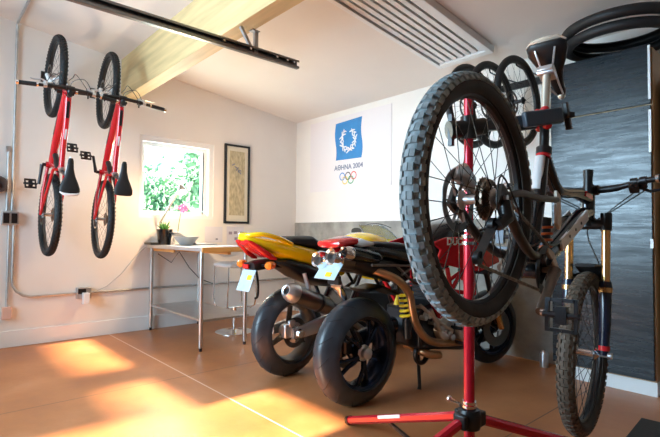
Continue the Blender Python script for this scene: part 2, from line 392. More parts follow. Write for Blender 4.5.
hs = thing('house', 'pale neighbouring house with a sloping roof among trees outside the window', 'house', (-13.5, 2.2, -0.2))
MB().prism([(-2.2, 0), (2.2, 0), (2.2, 2.5), (0, 3.6), (-2.2, 2.5)], -2.0, 2.0).build('wall', 'house', hs, 0, False)
MB().prism([(-2.5, 2.38), (0, 3.62), (2.5, 2.38), (2.5, 2.5), (0, 3.76), (-2.5, 2.5)], -2.3, 2.3).build('roof', 'roof', hs, 0, False)

sun_block = bpy.data.objects.new('sun_blocker', None); COL.objects.link(sun_block); sun_block.location = (1.5, -13.5, -0.06); sun_block['kind'] = 'structure'  # unseen building blocks added behind the camera to cut the sun band
HH = (12.0 - 2.87)*tn
H2_ = (12.0 - 4.4)*tn
MB().box((-0.6, -2.0, HH/2), (3.0, 7.0, HH)).build('wall', 'house', sun_block, 0, False)  # added block, keeps the sunlit floor band narrow
MB().box((4.4, -2.0, H2_/2), (6.9, 7.0, H2_)).build('wall', 'house', sun_block, 0, False)  # lower added block, lets the sun patch run longer
MB().box((0.06, 1.2, HH+0.35), (0.45, 0.5, 0.8)).build('sun_gap_stub', 'roof', sun_block, 0, False)  # added stub, shades a gap between the sun patches
# ------------------------------------------------------------------ ceiling louvre
M = Matrix.Translation((2.89, -0.36, cz(-0.36))) @ Matrix.Rotation(SL, 4, 'X')
gr = thing('ceiling_louvre', 'long white slatted louvre fixed to the sloping ceiling', 'ceiling louvre', M=M)
GL, GW = 1.5, 0.54
mb = MB()
for sx in (-1, 1): mb.box((sx*(GW/2-0.02), -GL/2, -0.03), (0.04, GL, 0.06))
mb.box((0, -0.0275, -0.03), (GW-0.08, 0.055, 0.06)).box((0, -GL+0.0275, -0.03), (GW-0.08, 0.055, 0.06)); mb.build('frame', 'white', gr, 0.003)
MB().box((0, -GL/2, -0.003), (GW-0.08, GL-0.1, 0.004)).build('recess', 'black', gr)
for i in range(7):
    x = -0.198 + i*0.066
    MB().bar((x, -0.055, -0.034), (x, -GL+0.055, -0.034), 0.042, 0.02).build('slat', 'white', gr, 0.002)

# ------------------------------------------------------------------ garage door track
tr = thing('garage_door_track', 'dark steel garage door track hanging below the wooden beam', 'track', (2.39, -1.835, 2.30))
L_ = 3.7
MB().box((0, -L_/2, 0.0), (0.004, L_, 0.056)).box((0.013, -L_/2, 0.028), (0.03, L_, 0.004)).box((0.013, -L_/2, -0.028), (0.03, L_, 0.004)) \
    .box((0.028, -L_/2, 0.022), (0.004, L_, 0.014)).box((0.028, -L_/2, -0.022), (0.004, L_, 0.014))  .build('channel', 'track', tr, 0, False)
for y in (-0.05, -0.11, -0.2, -0.42, -0.62): MB().cyl((0.002, y, 0.004), (0.036, y, 0.004), 0.008, n=8).build('bolt', 'chrome', tr)
mb = MB().box((0.0, -0.36, 0.06), (0.02, 0.03, 0.17)).bar((0, -0.40, 0.03), (0.0, -0.48, 0.15), 0.02, 0.02).box((0, -0.37, 0.148), (0.05, 0.06, 0.006))
mb.build('hanger_bracket', 'galv', tr)

# ------------------------------------------------------------------ conduits and sockets on the left wall
cd = thing('electrical_conduit', 'grey metal conduit run with outlet boxes along the white wall', 'conduit', (0, 0, 0))
X = 0.022
pts = [(0.35, -3.27, cz(-3.27)-0.018), (0.05, -3.27, cz(-3.27)-0.018), (0.026, -3.27, cz(-3.27)-0.04), (X, -3.27, 2.9), (X, -3.27, 1.24)]
MB().tube([(2.2, -3.27, cz(-3.27)-0.018)] + pts, 0.011, 8).build('pipe', 'galv', cd)
MB().tube([(X, -3.31, 1.24), (X, -3.31, 1.78)], 0.012, 8).box((X, -3.31, 1.80), (0.03, 0.035, 0.05)).build('pipe', 'galv', cd)
MB().tube([(X, -3.29, 1.13), (X, -3.29, 0.36)], 0.010, 8).build('pipe', 'galv', cd)
pts = [(X, -3.255, 1.13), (X, -3.255, 0.62)] + [(X, -3.255+0.16-0.16*math.cos(a), 0.60-0.155*math.sin(a)) for a in (0.3, 0.7, 1.1, 1.5)] + [(X, -2.9, 0.447), (X, -0.05, 0.447)]
MB().tube(pts, 0.011, 8).build('pipe', 'galv', cd)
b = MB().box((0.03, -3.285, 1.17), (0.06, 0.13, 0.12)).build('outlet_box', 'galv', cd, 0.004)
for y in (-3.315, -3.255): MB().box((0.062, y, 1.17), (0.006, 0.045, 0.09)).build('socket', 'black', b)
MB().box((0.025, -3.29, 0.315), (0.05, 0.075, 0.11)).build('outlet_box', mat('pinkish_box', (0.72, 0.5, 0.42), 0.5), cd, 0.004)
b = MB().box((0.03, -2.66, 0.447), (0.06, 0.13, 0.11)).build('outlet_box', 'galv', cd, 0.004)
MB().box((0.062, -2.68, 0.465), (0.006, 0.07, 0.05)).build('socket', 'black', b)
tag(MB().box((0.101, -2.655, 0.40), (0.07, 0.055, 0.11)).build('power_adapter', 'white', None, 0.006), 'white plug-in power adapter in the lower wall outlet', 'power adapter')
tag(MB().tube([(0.06, -2.56, 0.455), (0.05, -2.45, 0.50), (0.03, -2.3, 0.62), (0.03, -2.16, 0.80), (0.03, -2.06, 0.89)], 0.004, 6).build('power_cable', mat('grey_cord', (0.5, 0.48, 0.46), 0.6)),
    'thin grey cord climbing the wall from the outlet to the table', 'cord')
tag(MB().tube([(0.1, -1.95, 0.82), (0.1, -1.8, 0.72), (0.12, -1.72, 0.84), (0.12, -1.6, 0.66), (0.08, -1.45, 0.52), (0.06, -1.25, 0.44)], 0.005, 6).build('power_cable', 'black'),
    'dark cord drooping beneath the table to the conduit', 'cord')

# ------------------------------------------------------------------ poster on the back wall
po = thing('poster', 'white banner with a blue wreath emblem and five rings pinned to the wall', 'poster', (1.025, 0, 2.05))
RX = Matrix.Rotation(PI/2, 4, 'X')
MB().box((0, -0.004, 0), (1.42, 0.004, 0.91)).build('sheet', 'poster', po)
mb = MB(); k = 16; vs = []; x0, x1 = -0.215, 0.243
for i in range(k+1):
    z = -0.095 + 0.462*i/k; wv = 0.012*math.sin(2.2*PI*i/k)
    vs += [(x0 + wv + 0.01*(1-i/k), -0.0075, z + 0.01), (x1 + wv*1.2 + 0.008*math.sin(PI*i/k), -0.0075, z + 0.028*i/k)]
mb.add(vs + [(x, -0.006, z) for x, y, z in vs], [(2*i, 2*i+1, 2*i+3, 2*i+2) for i in range(k)] + [(2*k+2+2*i, 2*k+2+2*i+2, 2*k+2+2*i+3, 2*k+2+2*i+1) for i in range(k)])
mb.build('emblem_field', 'blue', po, 0, False)
mb = MB(); rnd = random.Random(3)
for i in range(40):
    a = math.radians(118 + 305*i/39); R = 0.118 + 0.022*math.sin(i*2.4); c = (0.018 + R*math.cos(a), -0.0095, 0.15 + R*math.sin(a)*1.05)
    t = a + PI/2 + (0.75 if i % 2 else -0.75); L = 0.030; wd_ = 0.010
    d = Vector((math.cos(t), 0, math.sin(t))); e = Vector((-d.z, 0, d.x)); c = Vector(c)
    ring = [c + d*L*math.cos(2*PI*j/8) + e*wd_*math.sin(2*PI*j/8) for j in range(8)]
    mb.add(ring, [tuple(range(8))])
mb.tube([(0.018 + 0.118*math.cos(math.radians(118+305*i/30)), -0.0095, 0.15 + 0.124*math.sin(math.radians(118+305*i/30))) for i in range(31)], 0.0035, 6)
mb.build('wreath', 'white', po, 0, False)
text('A\u0398HNA 2004', 'lettering', 0.085, Matrix.Translation((0.02, -0.0075, -0.185)) @ RX, 'ink', po, sx=1.0)
for cx, zz, m in ((-0.085, 0, 'c_blue'), (0.015, 0, 'c_blk'), (0.115, 0, 'c_red'), (-0.035, -0.05, 'c_yel'), (0.065, -0.05, 'c_grn')):
    MB().torus(0.044, 0.006, Matrix.Translation((cx, -0.008, -0.295 + zz)) @ RX, 28, 6, 0.4).build('ring', m, po)

# framed scroll and papers
fr = thing('framed_picture', 'tall narrow black frame holding an aged scroll painting', 'picture', (0, -0.936, 1.66))
mb = MB()
for sy in (-1, 1): mb.box((0.0125, sy*0.165, 0), (0.025, 0.025, 0.98))
for sz in (-1, 1): mb.box((0.0125, 0, sz*0.4775), (0.025, 0.305, 0.025))
mb.build('frame', 'black', fr, 0.002)
MB().box((0.008, 0, 0), (0.008, 0.305, 0.93)).build('mount', 'mat_board', fr)
MB().box((0.0135, 0.0, 0.01), (0.003, 0.215, 0.80)).build('painting', 'art', fr)
mb = MB()
for (y, z, a, L) in ((-0.055, 0.24, 0.5, 0.022), (-0.02, 0.21, -0.4, 0.02), (0.0, 0.19, 0.9, 0.026), (0.03, 0.17, 0.2, 0.022), (0.035, 0.145, -0.7, 0.026), (0.015, 0.165, 1.2, 0.02), (0.05, 0.16, 1.4, 0.016)):
    mb.bar((0.0155, y-L*math.cos(a), z-L*math.sin(a)), (0.0155, y+L*math.cos(a), z+L*math.sin(a)), 0.002, 0.013)
mb.build('brush_marks', 'ink', fr)
pp = thing('paper_sheet', 'plain white paper sheet on the wall below the window corner', 'paper', (0.003, -1.24, 1.03))
MB().box((0, 0, 0), (0.002, 0.23, 0.19)).build('sheet', 'paper', pp)
MB().box((0.0015, 0.04, -0.055), (0.001, 0.03, 0.02)).build('print_mark', 'ink', pp)
pp = thing('printed_sheet', 'white printed sheet with small picture squares under the framed scroll', 'paper', (0.003, -0.945, 0.98))
MB().box((0, 0, 0), (0.002, 0.24, 0.30)).build('sheet', 'paper', pp)
MT['print'] = mat('print_tone', (0.32, 0.28, 0.38), 0.7)
for y, z in ((-0.07, 0.07), (0.0, 0.075), (0.075, 0.07), (0.01, 0.0), (0.09, -0.03), (-0.02, -0.10), (0.05, -0.11)): MB().box((0.0015, y, z), (0.001, 0.045, 0.035)).build('printed_picture', 'print', pp)

# ------------------------------------------------------------------ table
tb = thing('work_table', 'steel-legged work table with grey top and orange wooden end', 'table', (0, -1.98, 0))
MB().box((0.665, 0.255, 0.902), (1.31, 0.64, 0.036)).build('table_top', 'table_top', tb, 0.004)
MB().box((1.332, 0.255, 0.900), (0.02, 0.645, 0.044)).build('end_board', 'orange_wood', tb, 0.003)
MB().box((0.665, 0.255, 0.866), (1.15, 0.03, 0.036)).box((0.35, -0.005, 0.868), (0.52, 0.02, 0.03)).build('rail', 'orange_wood', tb)
for x, y in ((0.06, -0.02), (1.255, -0.03), (1.27, 0.41), (0.06, 0.53)):
    lg = MB().tube([(x, y, 0.03), (x, y, 0.884)], 0.019, 12).build('leg', 'steel', tb)
    MB().tube([(x, y, 0), (x, y, 0.035)], 0.014, 10).build('foot', 'black', lg)
MB().box((0.66, 0.225, 0.265), (1.17, 0.50, 0.02)).build('shelf', 'steel', tb, 0.003)
TZ = 0.921
# on the table
lt = thing('laptop', 'open pale grey laptop behind the bowl on the table', 'laptop', M=Matrix.Translation((0.38, -1.60, TZ)) @ Matrix.Rotation(math.radians(90), 4, 'Z'))
MB().box((0, 0, 0.008), (0.24, 0.33, 0.016)).build('keyboard_base', 'alu', lt, 0.003)
MB(Matrix.Translation((-0.12, 0, 0.016)) @ Matrix.Rotation(math.radians(-58), 4, 'Y')).box((0, 0, 0.11), (0.008, 0.33, 0.22)).build('screen_lid', 'alu', lt, 0.003)
bw = MB().lathe([(0.05, 0), (0.06, 0.004), (0.095, 0.045), (0.125, 0.082), (0.130, 0.09), (0.123, 0.088), (0.09, 0.05), (0.055, 0.016), (0, 0.014)], Matrix.Translation((0.60, -1.86, TZ)), 32).build('bowl', 'ceramic')
tag(bw, 'wide shallow grey bowl on the table edge beside the plant', 'bowl')
pt = thing('potted_plant', 'small spiky green plant in a black glossy pot', 'plant', (0.22, -1.93, TZ))
MB().lathe([(0.062, 0), (0.066, 0.01), (0.082, 0.15), (0.085, 0.165), (0.076, 0.165), (0.07, 0.14), (0, 0.138)], None, 24).build('pot', 'black_gloss', pt)
mb = MB(); rnd = random.Random(5)
for i in range(16):
    a = i*2.4; lean = 0.25 + 0.75*(i/16); L = rnd.uniform(0.09, 0.14)
    d = Vector((math.cos(a)*lean, math.sin(a)*lean, 1)).normalized(); p = Vector((0, 0, 0.135))
    mb.tube([p, p + d*L*0.5, p + d*L + Vector((0, 0, -0.01))], [0.008, 0.011, 0.001], 6)
mb.build('leaves', 'leaf', pt)
nb = MB().box((0.14, -2.03, TZ+0.012), (0.19, 0.10, 0.024)).build('notebook', 'black', None, 0.004); tag(nb, 'closed black notebook lying at the wall end of the table', 'notebook')
for q, (x, y, a, lb) in enumerate(((0.95, -1.55, 20, 'loose white paper lying on the table beside the bowl'), (1.10, -1.62, -12, 'loose white paper nearest the wooden table end'))):
    p = MB(Matrix.Translation((x, y, TZ+0.0015+0.001*q)) @ Matrix.Rotation(math.radians(a), 4, 'Z')).box((0, 0, 0), (0.16, 0.22, 0.003)).build('paper_sheet', 'paper'); tag(p, lb, 'paper')
dl = thing('desk_lamp', 'slim silver desk lamp angled in front of the window', 'lamp', (0.09, -1.93, TZ))
MB().lathe([(0.06, 0), (0.06, 0.012), (0.02, 0.018), (0, 0.02)], None, 24).build('base', 'alu', dl)
MB().tube([(0, 0, 0.015), (0, 0.005, 0.245)], 0.007, 8).tube([(0, 0.0, 0.235), (0.43, 0.04, 0.60)], 0.011, 8).build('arm', 'alu', dl)
MB(Matrix.Translation((0.445, 0.04, 0.575)) @ Matrix.Rotation(math.radians(-30), 4, 'Y')).lathe([(0.015, 0.05), (0.028, 0.03), (0.05, -0.04), (0.046, -0.04), (0.02, 0.02), (0, 0.02)], None, 20).build('lamp_shade', 'alu', dl)
MB().ball((0.455, 0.04, 0.55), 0.028).build('bulb', 'lamp_glow', dl)
ld = bpy.data.lights.new('lamp_light', 'POINT'); lo_ = bpy.data.objects.new('lamp_light', ld); COL.objects.link(lo_); lo_.parent = dl
ld.energy = 15; ld.color = (1.0, 0.66, 0.36); ld.shadow_soft_size = 0.05; lo_.location = (0.52, 0.05, 0.49)
oc = thing('orchid', 'pink flowering stem in a small white pot before the window', 'plant', (0.075, -1.73, TZ))
MB().lathe([(0.035, 0), (0.05, 0.07), (0.045, 0.07), (0, 0.06)], None, 18).build('pot', 'white', oc)
MB().tube([(0, 0, 0.05), (0.01, 0.02, 0.25), (0.0, 0.05, 0.40)], 0.004, 6).build('stem', 'leaf', oc)
mb = MB()
for (y, z) in ((0.03, 0.41), (0.065, 0.43), (0.06, 0.385), (0.095, 0.40)):
    for k in range(5):
        a = 2*PI*k/5; mb.ball((0.01, y + 0.018*math.cos(a), z + 0.018*math.sin(a)), 0.016, (0.4, 1, 0.8), 8, 5)
mb.build('flowers', 'pink', oc)

# stool
st = thing('stool', 'white padded stool with chrome loop legs beside the table', 'stool', (0.72, -1.36, 0))
MB().loft([(-0.17, 0, 0.715, 0.15, 0.02), (-0.14, 0, 0.715, 0.18, 0.032), (0.14, 0, 0.715, 0.18, 0.032), (0.17, 0, 0.715, 0.15, 0.02)], 20).build('seat', 'stool_white', st)
MB().loft([(-0.19, 0, 0.80, 0.03, 0.02), (-0.175, 0.02, 0.86, 0.17, 0.05, 3), (-0.155, 0.02, 0.86, 0.17, 0.05, 3), (-0.14, 0, 0.80, 0.03, 0.02)], 16).build('backrest', 'stool_white', st)
for s in (-1, 1):
    MB().tube([(-0.15, s*0.16, 0.70), (-0.15, s*0.17, 0.38), (-0.13, s*0.165, 0.29), (-0.08, s*0.15, 0.26), (0.08, s*0.15, 0.26), (0.13, s*0.165, 0.29), (0.15, s*0.17, 0.38), (0.15, s*0.16, 0.70)], 0.009, 8).build('loop_leg', 'chrome', st)
MB().tube([(0, -0.15, 0.26), (0, 0.15, 0.26)], 0.009, 8).tube([(0, 0, 0.26), (0, 0, 0.01)], 0.022, 12).build('column', 'chrome', st)
MB().lathe([(0, 0), (0.20, 0), (0.20, 0.008), (0.05, 0.022), (0.03, 0.03), (0, 0.03)], None, 32).build('base', 'chrome', st)

# ------------------------------------------------------------------ cabinets
cb = thing('tall_cabinet', 'tall black-brown cabinet with tan side against the back wall', 'cabinet', (3.935, 0, 0))
W_, D_ = 0.65, 0.32
MB().box((0, -0.017-0.15, 1.2), (W_, 0.30, 2.2)).build('body', 'tan_wood', cb)
MB().box((0, -0.155, 0.05), (W_-0.01, 0.27, 0.10)).build('plinth', 'trim', cb)
d1 = MB().box((-0.004, -0.33, 1.012), (W_-0.008, 0.022, 1.80)).build('door', 'black_wood', cb, 0.002)
d2 = MB().box((-0.004, -0.33, 2.122), (W_-0.008, 0.022, 0.40)).build('door', 'black_wood', cb, 0.002)
MB().box((W_/2-0.012, -0.343, 2.13), (0.014, 0.008, 0.36)).build('edge_handle', 'white', d2)
MB().box((W_/2-0.012, -0.343, 1.74), (0.014, 0.008, 0.28)).build('edge_handle', 'white', d1)
MB().box((W_/2-0.010, -0.343, 1.0), (0.018, 0.008, 0.06)).build('latch', 'white', d1)
cb2 = thing('side_cabinet', 'tan board cabinet standing right of the black cabinet', 'cabinet', (4.60, 0, 0))
MB().box((0, -0.017-0.13, 1.1), (0.60, 0.26, 2.0)).build('body', 'tan_wood', cb2)
MB().box((0, -0.15, 0.05), (0.59, 0.24, 0.10)).build('plinth', 'trim', cb2)
COLD = None

def tyre_profile(R, rt, hw, m=12):
    # cross-section of a tyre (radius, half-width offset): outer round, open bead inside
    out = []
    for i in range(m+1):
        a = math.radians(-145 + 290*i/m); out.append((R - rt + rt*math.cos(a), hw*math.sin(a)))
    inn = [(r - 0.006 if r > R-rt else r + 0.0, y*0.82) for r, y in reversed(out)]
    return out + inn
def knobs(mb, R, rt, n, rows, M, h=0.006, ln=0.012, wd=0.009):
    for i in range(n):
        for j, (ang, off) in enumerate(rows):
            t = 2*PI*(i + off)/n; a = math.radians(ang)
            rad = R - rt + (rt + h*0.35)*math.cos(a); yy = (rt + h*0.35)*math.sin(a)
            T = M @ Matrix.Rotation(t, 4, 'Z') @ Matrix.Translation((rad, 0, yy)) @ Matrix.Rotation(-a, 4, 'Y')
            mb.box((0, 0, 0), (h, ln, wd), T)
AXY = Matrix.Rotation(-PI/2, 4, 'X')   # local Z -> +Y (wheel axis)

def bike_wheel(parent, c, R, rt, P, front, steer=0.0, lite=False):
    """wheel part with tyre, spokes, hub, brake_disc and cassette as sub-parts; axis along the bike's Y"""
    B = Matrix.Translation(c) @ Matrix.Rotation(steer, 4, 'Z')
    A = B @ AXY
    rr = R - rt*1.75
    rim = MB(A).lathe([(rr-0.012, -0.006), (rr-0.006, -0.012), (rr+0.012, -0.014), (rr+0.012, -0.010), (rr+0.004, 0), (rr+0.012, 0.010), (rr+0.012, 0.014), (rr-0.006, 0.012), (rr-0.012, 0.006)], None, 48, True)
    rim = rim.build('wheel', P.get('rim', 'black'), parent)
    mb = MB(A).lathe(tyre_profile(R, rt, rt), None, 56, True)
    tr_ = P.get('tread')
    k = MB(A) if tr_ else mb
    if tr_: k.lathe([(R - rt + (rt+q)*math.cos(math.radians(a_)), (rt+q)*math.sin(math.radians(a_))) for q, rng in ((0.001, range(-72, 73, 12)), (-0.004, range(72, -73, -12))) for a_ in rng], None, 72, True)
    if P.get('knobs'):
        knobs(k, R, rt, P['knobs'], P['rows'], Matrix.Identity(4), P.get('kh', 0.006), P.get('kl', 0.012), P.get('kw', 0.009))
    mb.build('tyre', P.get('tyre', 'rubber'), rim, 0, True, False)
    if tr_: k.build('tread', tr_, rim, 0, False, False)
    hubw = 0.05 if front else 0.06
    MB(A).lathe([(0.006, -hubw-0.006), (0.012, -hubw), (0.028, -hubw+0.012), (0.028, -hubw+0.015), (0.014, -hubw+0.022), (0.013, 0), (0.014, hubw-0.022), (0.028, hubw-0.015), (0.028, hubw-0.012), (0.012, hubw), (0.006, hubw+0.006)], None, 18).build('hub', P.get('hub', 'black'), rim)
    mb = MB(A); ns = 32
    for i in range(ns):
        a = 2*PI*i/ns; sd = 1 if i % 2 else -1; b = a + (0.42 if (i//2) % 2 else -0.42)
        mb.tube([(0.026*math.cos(b*1.0+a*0), 0.026*math.sin(b), sd*(hubw-0.013)), (rr*math.cos(a), rr*math.sin(a), sd*0.003)], 0.0011 if not P.get('thick') else 0.0013, 4)
    mb.build('spokes', P.get('spoke', 'dark_steel'), rim)
    s = 1  # disc on the left
    if P.get('disc', True):
        mb = MB(A).lathe([(0.070, s*(hubw-0.004)), (0.092, s*(hubw-0.004)), (0.092, s*(hubw-0.002)), (0.070, s*(hubw-0.002))], None, 36, True)
        for k in range(6):
            a = 2*PI*k/6; mb.bar((0.02*math.cos(a), 0.02*math.sin(a), s*(hubw-0.003)), (0.074*math.cos(a+0.5), 0.074*math.sin(a+0.5), s*(hubw-0.003)), 0.002, 0.009)
        mb.build('brake_disc', 'disc', rim)
    if not front and P.get('cassette', True):
        mb = MB(A)
        for k in range(8):
            r = 0.062 - 0.0058*k; y = -(0.020 + 0.0042*k); n = int(r*380)
            pr = []
            for j in range(n*2): pr.append(((r if j % 2 else r-0.006)*math.cos(PI*j/n), (r if j % 2 else r-0.006)*math.sin(PI*j/n)))
            mb.add([(x, yy, y) for x, yy in pr] + [(x, yy, y-0.002) for x, yy in pr], [tuple(range(2*n)), tuple(range(4*n-1, 2*n-1, -1))] + [(j, (j+1) % (2*n), 2*n+(j+1) % (2*n), 2*n+j) for j in range(2*n)])
        mb.build('cassette', 'cassette', rim, 0, False)
    return rim

def pedal(c, parent, m='dark_steel', rot=0.6):
    mb = MB(Matrix.Translation(Vector(c)) @ Matrix.Rotation(rot, 4, 'Y')); c = Vector((0, 0, 0))
    for s in (-1, 1): mb.box(c + Vector((s*0.042, 0, 0)), (0.010, 0.085, 0.014)).box(c + Vector((0, s*0.038, 0)), (0.084, 0.010, 0.014))
    mb.tube([c - Vector((0, 0.05, 0)), c + Vector((0, 0.05, 0))], 0.009, 8).box(c, (0.05, 0.03, 0.022))
    for sx in (-1, 1):
        for sy in (-1, 0, 1): mb.cyl(c + Vector((sx*0.042, sy*0.03, -0.011)), c + Vector((sx*0.042, sy*0.03, 0.011)), 0.003, n=6)
    return mb.build('pedal', m, parent)
def saddle_part(parent, u0, u1, v, m, trim=None, tilt=0.0, name='saddle'):
    L = u1 - u0; M = Matrix.Translation(((u0+u1)/2, 0, v)) @ Matrix.Rotation(tilt, 4, 'Y')
    secs = [(-0.5, 0.03, 0.004), (-0.49, 0.055, 0.012), (-0.44, 0.070, 0.018), (-0.32, 0.071, 0.020), (-0.15, 0.055, 0.019), (0.0, 0.037, 0.018), (0.2, 0.024, 0.016), (0.42, 0.020, 0.013), (0.49, 0.014, 0.009), (0.5, 0.006, 0.004)]
    o = MB(M).loft([(x*L, 0, 0.010*(abs(x)*2)**2, w_, h, 2.6) for x, w_, h in secs], 20).build(name, m, parent)
    mb = MB(M)
    for s in (-1, 1): mb.tube([(-0.42*L, s*0.035, -0.012), (-0.22*L, s*0.022, -0.045), (0.12*L, s*0.022, -0.045), (0.42*L, s*0.012, -0.008)], 0.0038, 6)
    mb.build('saddle_rails', 'alu', o)
    if trim:
        MB(M).tube([(-0.43*L, -0.068, 0.012), (-0.485*L, -0.045, 0.016), (-0.50*L, 0, 0.017), (-0.485*L, 0.045, 0.016), (-0.43*L, 0.068, 0.012)], [0.006, 0.011, 0.012, 0.011, 0.006], 8).build('saddle_trim', trim, o)
        MB(M).ball((0.49*L, 0, 0.004), 0.016, (1, 0.9, 0.8), 10, 6).build('saddle_nose', trim, o)
    return o
def cable(parent, pts, r=0.0028, m='black'): return MB().tube(pts, r, 6).build('cable', m, parent)
def smooth_path(pts, n=4):
    pts = [Vector(p) for p in pts]; out = []
    for i in range(len(pts)-1):
        p0 = pts[max(i-1, 0)]; p1 = pts[i]; p2 = pts[i+1]; p3 = pts[min(i+2, len(pts)-1)]
        for j in range(n):
            t = j/n; out.append(0.5*((2*p1) + (p2-p0)*t + (2*p0-5*p1+4*p2-p3)*t*t + (3*p1-p0-3*p2+p3)*t**3))
    return out + [pts[-1]]

def handlebar(parent, u, v, hw, rise, sweep, bar='black', grip='black_matt', lever='alu', lock='chrome'):
    pts = smooth_path([(u-sweep, -hw, v+rise), (u-sweep*0.55, -hw*0.55, v+rise*0.95), (u-0.005, -0.10, v+0.004), (u, 0, v), (u-0.005, 0.10, v+0.004), (u-sweep*0.55, hw*0.55, v+rise*0.95), (u-sweep, hw, v+rise)])
    hb = MB().tube(pts, [0.0125 if abs(p.y) > 0.12 else 0.0155 for p in pts], 12).build('handlebar', bar, parent)
    for s in (-1, 1):
        d = Vector((-sweep*0.45/ (hw*0.45), s, 0)).normalized()
        e = Vector((u-sweep, s*hw, v+rise)); a = e - d*0.125
        g = MB().tube([a, a + d*0.004, a + d*0.01, e - d*0.01, e + d*0.006], [0.014, 0.018, 0.0165, 0.0165, 0.015], 14).build('grip', grip, hb)
        MB().tube([a - d*0.004, a + d*0.008], 0.0185, 14).build('lock_ring', lock, g); MB().tube([e - d*0.004, e + d*0.012], 0.018, 14).build('bar_plug', lock, g)
        c = a - d*0.05; fwd = Vector((0.9, 0, -0.42)).normalized()
        MB().tube([c - d*0.012, c + d*0.012], 0.018, 10).tube([c + fwd*0.02, c + fwd*0.035 - d*0.05], [0.012, 0.009], 10).tube([c, c + fwd*0.035], 0.012, 8) \
            .tube([c + fwd*0.03 - d*0.02, c + fwd*0.055 + d*0.02, c + fwd*0.05 + d*0.075, c + fwd*0.058 + d*0.095], [0.006, 0.007, 0.0055, 0.0045], 8).build('brake_lever', lever, hb)
        c2 = c - d*0.035
        MB().tube([c2 - d*0.012, c2 + d*0.012], 0.017, 10).box(c2 + Vector((0.012, 0, -0.024)), (0.045, 0.035, 0.022)).tube([c2 + Vector((-0.01, 0, -0.03)), c2 + Vector((-0.035, 0, -0.034))], 0.006, 8).build('shifter', 'black', hb)
    return hb

